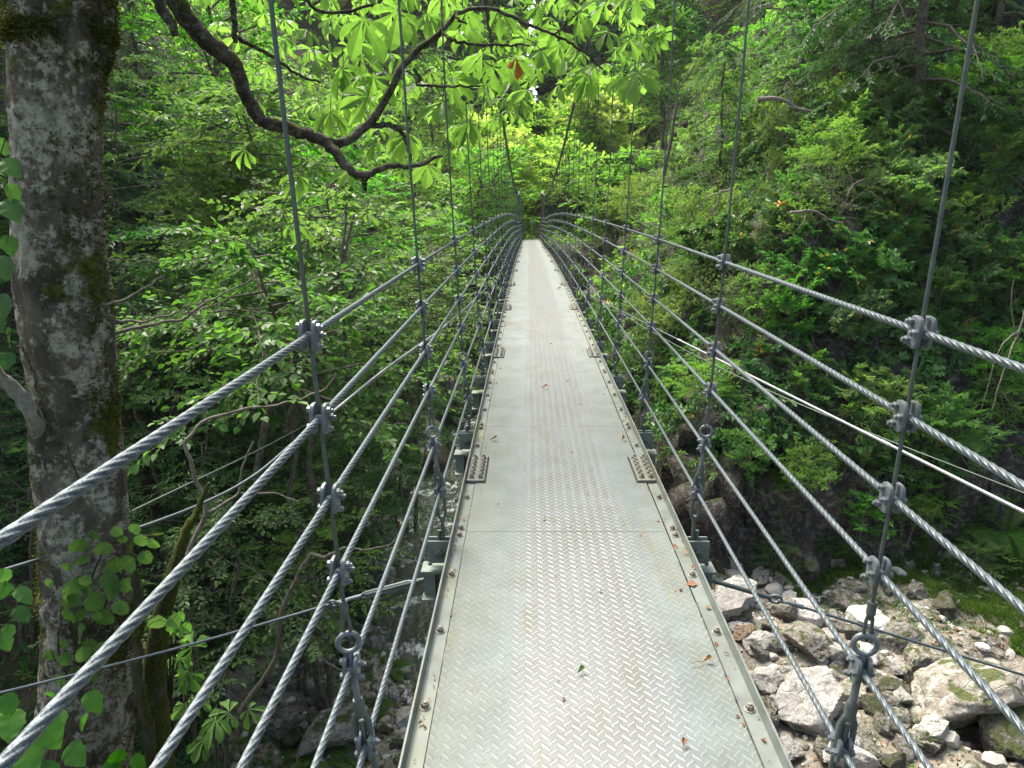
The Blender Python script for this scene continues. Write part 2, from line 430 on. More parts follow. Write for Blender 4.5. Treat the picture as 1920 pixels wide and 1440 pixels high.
# edge angles (3.1 m lengths): bolted strip + upstanding lip + web below
def profile(mb, prof, ys, mat_=0):
    P = np.array(prof); n = len(P); ys = np.asarray(ys); zz = cam_z(ys)
    V = np.concatenate([np.column_stack([P[:, 0], np.full(n, y), P[:, 1] + z]) for y, z in zip(ys, zz)])
    i = np.arange(len(ys) - 1)[:, None] * n; j = np.arange(n)[None]; j2 = (j + 1) % n
    Q = np.stack([i + j, i + n + j, i + n + j2, i + j2], -1).reshape(-1, 4)
    mb.add(V, [Q, np.arange(n)[None], (np.arange(n)[::-1] + (len(ys) - 1) * n)[None]], mat_)
spl = [.70 + 3.1 * k for k in range(-1, 15)]
for sd in (-1, 1):
    cuts = [-3.1] + [s + .0 for s in spl if s > -3] + [Y_END]
    for a, b in zip(cuts[:-1], cuts[1:]):
        if b - a < .3: continue
        mb = MB()
        pr = [(.464, -.003), (.5125, -.003), (.5165, .036), (.5225, .036), (.5215, -.10), (.5155, -.10), (.5125, -.010), (.464, -.010)]
        pr = [(sd * x, z) for x, z in pr]
        if sd < 0: pr = pr[::-1]
        profile(mb, pr, np.linspace(a + .003, b - .003, 8))
        mb.build('edge_angle', M['edge'], bridge)

def hexbolt_mesh(name, r=.0125, h=.014):
    mb = MB(); hexcap(mb, (0, 0, .0), r * 1.45, .003, (0, 0, 1), 0, 12); hexcap(mb, (0, 0, .003), r, h, (0, 0, 1)); hexcap(mb, (0, 0, .003 + h), r * .55, .005, (0, 0, 1), 0, 8)
    return mb
bm_bolt = hexbolt_mesh('bolt').mesh('bolt', [M['bolt']])
slots = []
for j in joints[:-1]:
    for dy in (-.035, .035, .385, .775, 1.165):
        for sd in (-1, 1): slots.append((sd * .490, j + dy))
slots = [s for s in slots if s[1] > -.5 and s[1] < Y_END - .1 and not any(abs(s[1] - q) < .21 for q in spl)]
slots.sort(key=lambda s: abs(s[1] - 1.9) if s[1] > 1.2 else 9 + (1.2 - s[1]))
for (x, y) in slots[:100]:
    o = bpy.data.objects.new('deck_bolt', bm_bolt); COL.objects.link(o); o.parent = bridge
    o.location = (x, y, float(cam_z(y)) - .003); o.rotation_euler = (0, 0, x * 9 + y * 7)
mb = MB()
for (x, y) in slots[100:]:
    hexcap(mb, (x, y, float(cam_z(y)) - .004), .0125, .018, (0, 0, 1))
o = mb.build('deck_bolt', M['bolt'], bridge); o['kind'] = 'stuff'

# splice plates with two rows of nuts, over a dark sheet that paints the shade of a notch
def splice_mesh(sd):
    mb = MB()
    box(mb, (0, 0, .007), (.098, .37, .008), 0, bev=.002)
    box(mb, (-sd * .0115, 0, .0012), (.090, .392, .0025), 1)  # dark sheet in place of a cut-out, its shade put into the colour
    for cx_ in (-.024, .026):
        for k in range(6):
            c = (cx_, -.145 + .058 * k, .0112)
            hexcap(mb, c, .0185, .003, (0, 0, 1), 2, 12)
            hexcap(mb, (c[0], c[1], .0142), .0145, .014, (0, 0, 1), 2)
            hexcap(mb, (c[0], c[1], .0282), .0085, .009, (0, 0, 1), 2, 8)
    return mb.mesh('splice_plate', [M['edge'], M['gap'], M['bolt']])
sm = {-1: splice_mesh(-1), 1: splice_mesh(1)}
for s in spl:
    if s < -1 or s > 43: continue
    for sd in (-1, 1):
        o = bpy.data.objects.new('splice_plate', sm[sd]); COL.objects.link(o); o.parent = bridge
        o.location = (sd * .462, s, float(cam_z(s)) + .001)
        o.rotation_euler = (math.atan2(float(cam_z(s + .2) - cam_z(s - .2)), .4), 0, 0)

# cross beams with bracket plates at both ends
def beam_mesh():
    mb = MB()
    L_ = .66
    for z, h, w in ((-.135, .012, .10), (-.275, .012, .10)): box(mb, (0, 0, z), (2 * L_, w, h), 0, bev=.002)
    box(mb, (0, 0, -.205), (2 * L_ - .01, .008, .128), 0)
    for sx in (-.60, .60): box(mb, (sx, 0, -.205), (.008, .09, .126), 0)
    return mb.mesh('cross_beam', [M['beam']])
def bracket_mesh():
    mb = MB()
    for dy in (-.022, .022): box(mb, (0, dy, -.075), (.105, .009, .107), 0, bev=.002)
    hexcap(mb, (0, -.0265, -.082), .021, .018, (0, -1, 0), 1); hexcap(mb, (0, .0265, -.082), .021, .018, (0, 1, 0), 1)
    for q in (-.034, .034): hexcap(mb, (q * 1.2, -.04, -.129), .009, .012, (0, 0, 1), 1)
    tube(mb, [(0, 0, -.11), (0, 0, .02)], .009, 8, 1)
    return mb.mesh('bracket', [M['beam'], M['rod']])
bmesh_, brk = beam_mesh(), bracket_mesh()
for y in HY:
    if y > 43.6: continue
    o = bpy.data.objects.new('cross_beam', bmesh_); COL.objects.link(o); o.parent = bridge
    o.location = (0, y, float(cam_z(y)))
    for sd in (-1, 1):
        b = bpy.data.objects.new('bracket', brk); COL.objects.link(b); b.parent = o; b.location = (sd * .575, 0, .03)
# longitudinal stringers under the deck
for sd in (-1, 1):
    mb = MB(); profile(mb, [(sd * .40 + a, b) for a, b in ((-.03, -.128), (-.03, -.008), (.03, -.008), (.03, -.128))], np.linspace(-3, Y_END, 60))
    mb.build('stringer', M['beam'], bridge)

# rail cables: twisted six-strand wire rope
for i in range(6):
    for sd in (-1, 1):
        def path(ys): return np.column_stack([sd * LAT[i] * endpull(ys), ys, HT[i] * np.interp(ys, [41, 44.3], [1, .9]) + cam_z(ys)])
        mb = MB(); R_ = .0075
        tube(mb, path(np.arange(-2.2, 3.6, .0055)), R_, 48, 0, 6, .42, .15, smooth=True)
        tube(mb, path(np.arange(3.6, 9, .012)), R_, 24, 0, 6, .42, .15, smooth=True)
        tube(mb, path(np.arange(9, 18, .022)), R_, 18, 0, 6, .35, .18, smooth=True)
        tube(mb, path(np.linspace(18, 44.2, 60)), R_ * 1.0, 8, 0)
        mb.build('rail_cable', M['cable'], bridge)
# main cables and their near towers
for sd in (-1, 1):
    ys = np.linspace(-3.2, 44.0, 700); h = maincab(ys)
    P = np.column_stack([sd * lat_at(h - cam_z(ys)) * np.interp(ys, [38, 44], [1, 1.1]), ys, h])
    mb = MB(); tube(mb, P, .029, 12, 0, 4, .35, .5)
    mb.build('main_cable', M['maincable'], bridge)

def clamp_mesh():
    mb = MB()
    a = np.linspace(0, 2 * pi, 20, endpoint=False)
    prof = np.column_stack([.027 * np.sign(np.cos(a)) * np.abs(np.cos(a)) ** .55, .041 * np.sign(np.sin(a)) * np.abs(np.sin(a)) ** .55])
    for x0 in (-.0215, .0095):
        n = len(prof); t = .012
        lay = [(x0, .9), (x0 + .002, 1.), (x0 + t - .002, 1.), (x0 + t, .9)]
        V = np.concatenate([np.column_stack([np.full(n, x), prof * s]) for x, s in lay])
        i = np.arange(3)[:, None] * n; j = np.arange(n)[None]; j2 = (j + 1) % n
        Q = np.stack([i + j, i + j2, i + n + j2, i + n + j], -1).reshape(-1, 4)
        mb.add(V, [Q, np.arange(n)[::-1][None], (np.arange(n) + 3 * n)[None]], 0)
    for (y, z) in ((-.012, .024), (-.012, -.024), (.016, .0)):
        hexcap(mb, (.0215, y, z), .0105, .011, (1, 0, 0)); hexcap(mb, (.0325, y, z), .006, .007, (1, 0, 0), 0, 8)
        hexcap(mb, (-.0215, y, z), .0105, .009, (-1, 0, 0))
    tube(mb, [(0, -.026, 0), (0, .026, 0)], .013, 10, 0)
    return mb
clamp_me = clamp_mesh().mesh('clamp', [M['clamp']])
far_cl = MB(); nclamp = 0
for k, y in enumerate(HY):
    for sd in (-1, 1):
        z0 = float(cam_z(y)); top = float(maincab(y)); ep = float(endpull(y))
        def pt(h, y=y, sd=sd, z0=z0, ep=ep): return np.array([sd * float(lat_at(h)) * ep, y, h + z0])
        lo = k > 14
        mb = MB()
        hs = np.linspace(.575, top - z0, 3 if lo else 12)
        tube(mb, [pt(h) for h in hs], .005 if not lo else .006, 6, 0)
        hang = mb.build('hanger', M['rod'], bridge)
        if not lo:
            mb = MB()
            for dx in (-.007, .007): tube(mb, [pt(.60) + [dx * .2, 0, 0], pt(.575) + [dx, 0, 0], pt(.545) + [dx * 1.2, 0, 0], pt(.522) + [0, 0, 0]], .0045, 6)
            tube(mb, [pt(.62), pt(.59)], .0105, 8)
            mb.build('thimble', M['rod'], hang)
            mb = MB(); torus(mb, pt(.512), .0245, .0065, (.25 * sd, 1, 0)); tube(mb, [pt(.485), pt(.335)], .0088, 8)
            mb.build('eye_bolt', M['clamp'], hang)
            mb = MB()
            tube(mb, [pt(.36), pt(.345), pt(.315)], [.012, .015, .013], 8)
            for dx in (-1, 1):
                tube(mb, [pt(.33) + [dx * .004, 0, 0], pt(.30) + [dx * .017, 0, 0], pt(.13) + [dx * .017, 0, 0], pt(.10) + [dx * .004, 0, 0]], .0075, 8)
            tube(mb, [pt(.12), pt(.095)], [.013, .013], 8); tube(mb, [pt(.10), pt(.02)], .009, 8)
            tube(mb, [pt(.30), pt(.25)], .008, 8)
            mb.build('turnbuckle', M['rod'], hang)
        else:
            mb = MB(); tube(mb, [pt(.6), pt(.02)], .0105, 6); mb.build('turnbuckle', M['rod'], hang)
        for i in range(6):
            p = pt(HT[i]); p[0] = sd * LAT[i] * ep
            if nclamp < 100 and k < 9:
                o = bpy.data.objects.new('clamp', clamp_me); COL.objects.link(o); o.parent = hang
                o.location = p; o.scale = (.8, .8, .8); o.rotation_euler = (radians(random.uniform(-6, 6)), -sd * .05, 0 if sd < 0 else pi); nclamp += 1
            else:
                c = MB(); box(far_cl, p, (.034, .042, .066), 0, bev=.007); box(far_cl, p + np.array([-sd * .027, 0, 0]), (.012, .032, .05), 0, bev=.004)
o = far_cl.build('clamp', M['clamp'], bridge); o['kind'] = 'stuff'

# towers
def tower(y, zt, zb, mats, w=.11):
    for sd in (-1, 1):
        mb = MB()
        x = sd * (.70 if y > 0 else .95)
        box(mb, (x, y, (zt + zb) / 2), (w, w, zt - zb), 0, bev=.008)
        p = mb.build('tower_post', mats[0 if sd < 0 else 1], bridge)
        s = MB(); a = np.linspace(.35, pi - .35, 12)
        tube(s, [(x, y - .16 * cos(q) * 1.2, zt + .16 * sin(q) - .10) for q in a], .06, 10, 0)
        s.build('saddle', M['pipe'], p)
tower(44.25, 1.93, -1.5, (M['beam'], M['paint_brown']), .15)
tower(-3.4, float(maincab(-3.2)) - .05, -1.2, (M['beam'], M['beam']), .16)

# wind guys: pale sleeved ropes out to both banks, with ties from the second beam
def rope(mb, pts, r, n, lobes=6):
    P = curve(pts, n); tube(mb, P, r, 10, 0, lobes, .15 if lobes else 0, .12)
wl = [(-3.6, .8, .25), (-2.52, 4.42, -.5), (-2.2, 6.31, -.52), (-1.95, 8.7, -.5), (-1.54, 12.03, -.5), (-1.2, 16, -.45), (-.8, 22, -.3)]
_a, _b = atZ(1920, 960, -.5), atZ(1220, 611, -.5)
wr = [tuple(_a + (_b - _a) * t) for t in (-.6, 0, .25, .5, .75, 1., 1.35, 1.8)]
for pts, s0 in ((wl, .42), (wr, .0)):
    mb = MB(); P = curve(pts, 240); i0 = int(len(P) * s0)
    L = P
    tube(mb, L, .011, 8, 0, 6, .15, .12)
    g = mb.build('wind_guy', M['cable'], bridge)
    mb = MB(); a, b = (int(len(L) * .36), int(len(L) * .66)) if s0 else (int(len(L) * .1), int(len(L) * .62))
    tube(mb, L[a:b], .0135, 10, 0); tube(mb, L[a - 3:a + 2], .018, 8, 0); tube(mb, L[b - 3:b + 1], .018, 8, 0)
    if not s0: c = int(len(L) * .24); tube(mb, L[c:c + 4], .018, 8, 0)
    mb.build('sleeve', M['pipe'], g)
# second thinner guys lower down
for pts in ([(-3.6, 5.0, -.95), (-2.5, 8.5, -.9), (-1.6, 14.5, -.7), (-.9, 20, -.45)], [(5.2, 5.4, -1.35), (3.2, 9.3, -1.05), (2.0, 13.8, -.85), (1.2, 18, -.55)]):
    mb = MB(); tube(mb, curve(pts, 60), .007, 6, 0); mb.build('wind_guy', M['rod'], bridge)
for sd, end in ((-1, (-3.3, 2.95, -.93)), (1, (4.6, 2.95, -1.42))):
    a = np.array([sd * .64, 2.95, -.16]); e = np.array(end); d = nrm(e - a)
    mb = MB(); tube(mb, [a, a + d * .30], .011, 8)
    tie = mb.build('tie_rod', M['rod'], bridge)
    mb = MB(); tube(mb, curve([a + d * (.42 if sd > 0 else .44), (a + e) / 2 + [0, 0, -.02], e], 200), .0065, 9, 0, 6, .15, .08)
    mb.build('tie_rope', M['cable'], tie)
    mb = MB()
    if sd > 0:
        torus(mb, a + d * .325, .026, .007, (.2, .9, .4)); torus(mb, a + d * .365, .02, .006, (.2, .3, .9)); tube(mb, [a + d * .38, a + d * .46], [.007, .012], 8)
        mb.build('eye_ring', M['clamp'], tie)
    else:
        n_ = np.array([0, .3, .95])
        for q in (-1, 1): tube(mb, [a + d * .06 + n_ * q * .003, a + d * .09 + n_ * q * .012, a + d * .30 + n_ * q * .012, a + d * .33 + n_ * q * .003], .006, 8)
        tube(mb, [a + d * .32, a + d * .45], [.011, .009], 8); torus(mb, a + d * .46, .018, .006, (.1, .9, .3))
        mb.build('turnbuckle', M['clamp'], tie)

# ------------------------------------------------------------------ terrain
def sdist(px, py, poly):
    """signed distance to a polyline, positive on its right-hand side"""
    poly = np.asarray(poly, float); best = np.full(np.shape(px), 1e9); sg = np.zeros(np.shape(px))
    for (x0, y0), (x1, y1) in zip(poly[:-1], poly[1:]):
        dx, dy = x1 - x0, y1 - y0; L2 = dx * dx + dy * dy
        t = np.clip(((px - x0) * dx + (py - y0) * dy) / L2, 0, 1)
        ex, ey = px - (x0 + t * dx), py - (y0 + t * dy); d = np.hypot(ex, ey)
        s = np.sign(dx * ey - dy * ex) * -1
        m = d < best - 1e-6
        best = np.where(m, d, best); sg = np.where(m, s, sg)
    return best * sg
RFOOT = [(2.6, 60), (2.5, 44), (2.4, 36), (2.7, 29), (2.9, 23), (3.2, 18), (4.0, 15.2), (6.3, 14.9), (9.5, 16.0), (14, 16.4), (40, 13.0)][::-1]
LFOOT = [(-40, 7.0), (-12, 6.8), (-5.6, 8.6), (-4.0, 11.5), (-3.9, 18), (-3.6, 24), (-3.0, 31), (-2.5, 39), (-2.3, 60)]
BED = -6.7
def H0(x, y, noise=True):
    x = np.asarray(x, float); y = np.asarray(y, float)
    Pn = np.stack([x, y, np.zeros_like(x)], -1)
    n1 = fbm(Pn * .35, 4, 3) if noise else 0.
    n2 = fbm(Pn * 1.3, 4, 9) if noise else 0.
    dr = sdist(x, y, RFOOT) + n1 * .7 + n2 * .25
    dl = -sdist(x, y, LFOOT) + n1 * .5
    hr = np.interp(dr, [-2.5, -.6, 0, .6, 1.5, 3.0, 6, 12, 30, 60], [-3., -.35, .5, 2.2, 3.9, 5.7, 9.8, 17.5, 38, 60]) + BED
    hl = np.interp(dl, [-3.0, -.5, 0, 1.6, 4, 8, 16, 30, 60], [-3., -.35, .3, 1.9, 4.6, 9.4, 19, 33, 56]) + BED
    bed = BED + .22 * n1 + .10 * n2
    ch = np.abs(sdist(x, y, [(.5, 5.0), (.0, 9.0), (-1.2, 11.6), (-2.2, 13.6), (-2.6, 18), (-2.4, 24), (-1.6, 31), (-.5, 60)]))
    bed = bed - .75 * np.exp(-(ch / 1.15) ** 2)
    near = np.interp(y + n1 * .6 + .05 * x, [-20, .6, 2.2, 4.5, 7.6, 8.6], [1.5, -.55, -1.9, -4.3, -6.5, -12])
    far = np.interp(y + n1 * .3, [36, 39.5, 43.4, 44, 60, 80, 110, 140], [-12, -6.6, -1.45, -1.12, -.3, 1.0, 4, 8]) 
    h = np.maximum(np.maximum(bed, near), np.maximum(np.maximum(hr, hl), far))
    return h + .10 * n2
xs = np.unique(np.concatenate([np.linspace(-70, -14, 60), np.linspace(-14, 17, 195), np.linspace(17, 70, 55)]))
ys = np.unique(np.concatenate([np.linspace(-20, 0, 30), np.linspace(0, 32, 190), np.linspace(32, 60, 90), np.linspace(60, 145, 50)]))
XX, YY = np.meshgrid(xs, ys); ZZ = H0(XX, YY)
P3 = np.stack([XX, YY, ZZ], -1)
gy, gx = np.gradient(ZZ, ys, xs); steep = np.hypot(gx, gy)
rk = np.clip((steep - .8) / 1.5, 0, 1)
n3 = fbm(P3 * .9, 5, 21, .55); n4 = fbm(P3 * .9 + 40, 5, 31, .55)
nn = nrm(np.stack([-gx, -gy, np.ones_like(gx)], -1))
cellular = np.abs(vnoise(P3 * np.array([1.1, 1.1, .8]), 77)) * .5
crag = 1 - np.abs(fbm(P3 * .7 + 9, 4, 61, .6)) * 2
disp = (n3 * .42 + cellular + crag * .35) * rk
P3 = P3 + nn * disp[..., None]
nyy, nxx = XX.shape
i = np.arange(nyy - 1)[:, None] * nxx; j = np.arange(nxx - 1)[None]
Q = np.stack([i + j, i + j + 1, i + nxx + j + 1, i + nxx + j], -1).reshape(-1, 4)
fc = P3.reshape(-1, 3)[Q].mean(1); fst = steep.reshape(-1)[Q].mean(1)
isbed = (fc[:, 2] < BED + .55) & (fst < 1.0)
iscliff = (fst > 1.25) & (fc[:, 0] > 0)
mb = MB(); Vt = P3.reshape(-1, 3)
mb.v.append(Vt); mb.n = len(Vt)
for msk, mi in ((~isbed & ~iscliff, 0), (iscliff, 1), (isbed, 2)):
    mb.f.append((Q[msk], mi, np.full(msk.sum(), .5), True))
terrain = mb.build('terrain', [M['soil'], M['cliff'], M['bed']]); tag(terrain, 'steep wooded gorge slopes, rock face and stony river bed under the bridge', 'terrain', kind='structure')
TN = nrm(np.cross(Vt[Q[:, 1]] - Vt[Q[:, 0]], Vt[Q[:, 3]] - Vt[Q[:, 0]])); TA = np.linalg.norm(np.cross(Vt[Q[:, 2]] - Vt[Q[:, 0]], Vt[Q[:, 3]] - Vt[Q[:, 1]]), axis=1) / 2

from mathutils.bvhtree import BVHTree
from mathutils import Vector
TREE = BVHTree.FromPolygons([tuple(v) for v in Vt.tolist()], Q.tolist())
def hit(px, py, tmax=150.):
    d = Vector(ray(px, py)).normalized(); r = TREE.ray_cast(Vector(CAM), d, tmax)
    return None if r[0] is None else (np.array(r[0]), np.array(r[1]))
def ground(x, y):
    r = TREE.ray_cast(Vector((x, y, 90)), Vector((0, 0, -1)))
    return r[0].z if r[0] is not None else float(H0(x, y))

# water of the stream
m, nt, out = mat('water'); N = NT(nt); P = posn(N)
w1 = N.noise(N.n('ShaderNodeMapping', {'Vector': P, 'Scale': (2.2, 1, 1)}).outputs[0], 3.2, 5, .65, 1.2)
foam = N.step(N.m('ADD', N.noise(P, 1.1, 4, .6, .8), N.m('MULTIPLY', w1, .5)), .78, .92)
p = N.n('ShaderNodeBsdfPrincipled', {'Base Color': N.mix(foam, (.018, .026, .018), (.55, .58, .58)), 'Roughness': N.m('ADD', .06, N.m('MULTIPLY', foam, .5)), 'Specular IOR Level': .8,
    'Normal': N.bump(w1, .8, .10)})
nt.links.new(p.outputs[0], out.inputs[0])
wx = np.linspace(-6, 9, 60); wy = np.linspace(6.5, 42, 140); WX, WY = np.meshgrid(wx, wy)
WZ = np.full_like(WX, BED - .30) + .03 * fbm(np.stack([WX, WY, WX * 0], -1) * 2.2, 3, 5)
a = np.arange(139)[:, None] * 60; b = np.arange(59)[None]
mb = MB(); mb.add(np.stack([WX, WY, WZ], -1).reshape(-1, 3), np.stack([a + b, a + b + 1, a + 61 + b, a + 60 + b], -1).reshape(-1, 4), smooth=True)
tag(mb.build('stream', m), 'shallow mountain stream running under the footbridge', 'stream', kind='structure')

# ------------------------------------------------------------------ stones
def stone_mesh(name, seed, m_, flat=.7, detail=5, cuts=15):
    import bmesh
    bm = bmesh.new(); bmesh.ops.create_icosphere(bm, subdivisions=detail, radius=1.)
    V = np.array([v.co[:] for v in bm.verts]); Fc = np.array([[v.index for v in f.verts] for f in bm.faces]); bm.free()
    r = np.random.default_rng(seed)
    for k in range(cuts):
        n = nrm(r.normal(size=3)); d = r.uniform(.42, .82); s = V @ n
        V = V - np.where(s > d, (s - d) * .90, 0)[:, None] * n
    n = nrm(V)
    V = V + n * (fbm(V * 1.4 + seed, 5, seed, .55) * .11)[:, None] + n * (np.abs(fbm(V * 4 + seed, 4, seed + 5, .6)) * -.05)[:, None]
    V *= np.array([r.uniform(.85, 1.25), r.uniform(.75, 1.0), flat])
    mb = MB(); mb.add(V, [Fc], smooth=True)
    return mb.mesh(name, [m_])
STONES = {}
for kname in ('stone_pale', 'stone_grey', 'stone_tan', 'stone_dark', 'stone_wet'):
    STONES[kname] = [stone_mesh(kname, 11 + 7 * k + len(kname) * 3, M[kname], f) for k, f in enumerate((.75, .55, .9))]
def stone(px, py, wpx, kind, label, k=0, rot=None, group=None, tall=1., dz=.3):
    h = hit(px, py)
    if h is None: return None
    p = h[0]; dist = np.linalg.norm(p - CAM)
    s = wpx / F * dist / 2.05
    o = bpy.data.objects.new('boulder' if s > .28 else 'stone', STONES[kind][k % 3]); COL.objects.link(o)
    o.location = p + np.array([0, 0, s * dz * tall]); o.scale = (s, s, s * tall)
    o.rotation_euler = (random.uniform(-.25, .25), random.uniform(-.25, .25), random.uniform(0, 6.3) if rot is None else rot)
    tag(o, label, 'rock' if s > .28 else 'stone', group)
    return o
ROCKS = [
 (1775, 1350, 210, 'stone_tan', 'huge flat-topped tan boulder in the lower right corner', 1, .3),
 (1885, 1400, 130, 'stone_dark', 'dark angular boulder at the bottom right edge beside the huge tan one', 0, 1.),
 (1520, 1345, 150, 'stone_pale', 'big bleached white boulder close to the deck edge at lower right', 0, .2),
 (1428, 1212, 66, 'stone_pale', 'white rounded boulder next to an orange-brown stone right of the deck', 2, .5),
 (1392, 1196, 56, 'stone_wet', 'wet orange-brown stone right of the deck edge', 1, .8),
 (1446, 1297, 28, 'stone_pale', 'small egg-shaped white stone on the wet sand right of the deck', 0, .2),
 (1590, 1142, 88, 'stone_grey', 'grey tilted slab under the right hangers, nearest the grassy bank', 1, 2.4),
 (1692, 1212, 82, 'stone_grey', 'rounded smooth grey boulder behind the white block at right', 2, .4),
 (1680, 1262, 48, 'stone_pale', 'white block wedged against the rounded grey boulder', 0, 1.6),
 (1722, 1252, 86, 'stone_tan', 'blocky tan boulder right of the white block', 0, .9),
 (1722, 1112, 44, 'stone_grey', 'upright pale grey stone standing at the edge of the grass', 2, 1.2),
 (1520, 1222, 100, 'stone_tan', 'broad brown-grey boulder in the middle of the river stones', 1, 2.0),
 (1470, 1158, 84, 'stone_tan', 'mossy brown boulder below the tie rope at right', 0, .1),
 (1575, 1180, 84, 'stone_grey', 'long grey slab leaning with a black gap under it', 1, 2.6),
 (1540, 1300, 58, 'stone_pale', 'white angular stone above the big bleached boulder', 2, 1.),
 (1630, 1312, 52, 'stone_wet', 'pinkish round stone under the sixth right cable', 0, 1.3),
 (1570, 1266, 52, 'stone_dark', 'dark mossy stone in the middle of the white stones', 2, 2.),
 (1355, 1135, 70, 'stone_pale', 'pale heap-like boulder by the right bracket of the deck', 1, 1.),
 (1520, 1068, 40, 'stone_dark', 'dark stone at the foot of the right cliff', 0, 1.),
 (1770, 1140, 70, 'stone_dark', 'flat dark stone sunk in the grassy bank', 1, 1.),
 (1850, 1290, 60, 'stone_grey', 'grey stone on the bank above the bottom right boulder', 0, 1.),
 (1600, 1405, 60, 'stone_pale', 'pale stone at the bottom edge under the right hanger', 2, 1.),
 (1480, 1412, 66, 'stone_pale', 'pale squarish stone at the bottom beside the deck lip', 1, 1.7),
 (1660, 1190, 40, 'stone_pale', 'small white stone beside the eye bolt ring on the right', 1, .7),
 (1610, 1110, 34, 'stone_tan', 'small tan stone on the dry bed by the grass', 0, .7),
 (1425, 1090, 46, 'stone_grey', 'grey stone under the eye ring of the right tie', 0, .7),
 (530, 1372, 80, 'stone_grey', 'dark grey squarish boulder at lower left between the cables', 0, .4),
 (615, 1400, 150, 'stone_tan', 'mossy tan boulder with leaf litter at the bottom left of the deck', 1, .4),
 (700, 1215, 90, 'stone_grey', 'grey mossy boulder under the left hanger ring', 2, .9),
 (765, 1230, 46, 'stone_pale', 'pale stone at the water edge left of the deck', 0, .9),
 (725, 1310, 60, 'stone_grey', 'grey angular stone among ferns left of the deck', 2, .2),
 (785, 1360, 110, 'stone_pale', 'pale lichen-covered boulder touching the deck edge at bottom left', 1, .2),
 (690, 1090, 80, 'stone_dark', 'dark wet boulder below the left tie rod', 1, .2),
 (835, 945, 70, 'stone_dark', 'mossy dark boulder in the stream left of the splice plate', 0, .2),
 (800, 1010, 60, 'stone_dark', 'dark boulder below the left bracket', 2, .2),
 (860, 800, 50, 'stone_tan', 'pale boulder in the distant stream left of the deck', 0, .2),
 (835, 730, 60, 'stone_tan', 'brownish rock far up the stream at left', 2, .2),
 (745, 930, 60, 'stone_dark', 'shaded dark boulder on the left bank of the stream', 1, .2),
 (590, 1290, 64, 'stone_grey', 'half-buried grey stone on the left scree', 0, 2.2),
 (660, 1150, 60, 'stone_dark', 'flat mossy stone under the left tie rope', 1, 1.2),
]
for (px, py, w_, k_, lab, v_, r_) in ROCKS: stone(px, py, w_, k_, lab, v_, r_)
# smaller stones, grouped by what they lie beside
def scatter_stones(n, poly, kinds, wr_, label, group, seed):
    r = np.random.default_rng(seed); poly = np.array(poly); lo, hi = poly.min(0), poly.max(0); c = 0
    while c < n:
        p = r.uniform(lo, hi); inside = False; jx = len(poly) - 1
        for ix in range(len(poly)):
            if (poly[ix, 1] > p[1]) != (poly[jx, 1] > p[1]) and p[0] < (poly[jx, 0] - poly[ix, 0]) * (p[1] - poly[ix, 1]) / (poly[jx, 1] - poly[ix, 1]) + poly[ix, 0]: inside = not inside
            jx = ix
        if not inside: continue
        stone(p[0], p[1], r.uniform(*wr_) if r.random() < .7 else r.uniform(wr_[0], wr_[1] * 1.6), kinds[r.integers(len(kinds))], label, int(r.integers(3)), None, group); c += 1
scatter_stones(95, [(1350, 1130), (1480, 1110), (1760, 1250), (1920, 1400), (1900, 1440), (1470, 1440)], ['stone_pale', 'stone_pale', 'stone_grey', 'stone_tan', 'stone_grey', 'stone_dark'], (22, 66),
               'one of the many fist to bucket sized pale stones heaped right of the deck', 'small stones of the dry river bed', 5)
scatter_stones(45, [(560, 1250), (700, 1120), (800, 1080), (790, 1250), (760, 1440), (520, 1440)], ['stone_grey', 'stone_dark', 'stone_dark', 'stone_tan'], (14, 34),
               'one of the small mossy stones on the shaded scree left of the deck', 'small stones of the left scree', 6)
# gravel
def scatter_mesh(name, tmpl, pts, scl, rots, m_, label, cat, tints=None):
    mb = MB()
    for k, (tv, tf) in enumerate(tmpl):
        idx = np.arange(k, len(pts), len(tmpl))
        if len(idx) == 0: continue
        V = np.einsum('nij,mj->nmi', rots[idx], tv) * scl[idx][:, None, None] + pts[idx][:, None]
        off = np.arange(len(idx))[:, None, None] * len(tv)
        t = RNG.random(len(idx)) if tints is None else tints[idx]
        base = mb.n; mb.v.append(V.reshape(-1, 3)); mb.n += len(idx) * len(tv)
        for f in tf:
            mb.f.append(((f[None] + off + base).reshape(-1, f.shape[1]), 0, np.repeat(t, len(f)), False))
    o = mb.build(name, m_); tag(o, label, cat, kind='stuff'); return o
def zrot(n, r, tilt=.3):
    a = r.uniform(0, 2 * pi, n); c, s = np.cos(a), np.sin(a); z = np.zeros(n)
    R = np.stack([np.stack([c, -s, z], -1), np.stack([s, c, z], -1), np.stack([z, z, z + 1], -1)], 1)
    t = r.normal(0, tilt, n); c, s = np.cos(t), np.sin(t)
    X = np.stack([np.stack([z + 1, z, z], -1), np.stack([z, c, -s], -1), np.stack([z, s, c], -1)], 1)
    return X @ R
def pebble(seed):
    import bmesh
    bm = bmesh.new(); bmesh.ops.create_icosphere(bm, subdivisions=2, radius=1.); V = np.array([v.co[:] for v in bm.verts]); Fc = np.array([[v.index for v in f.verts] for f in bm.faces]); bm.free()
    r = np.random.default_rng(seed)
    for k in range(6):
        n = nrm(r.normal(size=3)); s = V @ n; V = V - np.where(s > .65, (s - .65) * .9, 0)[:, None] * n
    return V * [1.1, .85, .65], [Fc]
def on_faces(mask, n, r):
    idx = np.where(mask)[0]; w = TA[idx]; idx = r.choice(idx, n, p=w / w.sum())
    u, v = r.random((2, n, 1)); A = Vt[Q[idx]]
    p = (A[:, 0] * (1 - u) + A[:, 1] * u) * (1 - v) + (A[:, 3] * (1 - u) + A[:, 2] * u) * v
    return p, TN[idx]
PX, PY, PD = project(fc)
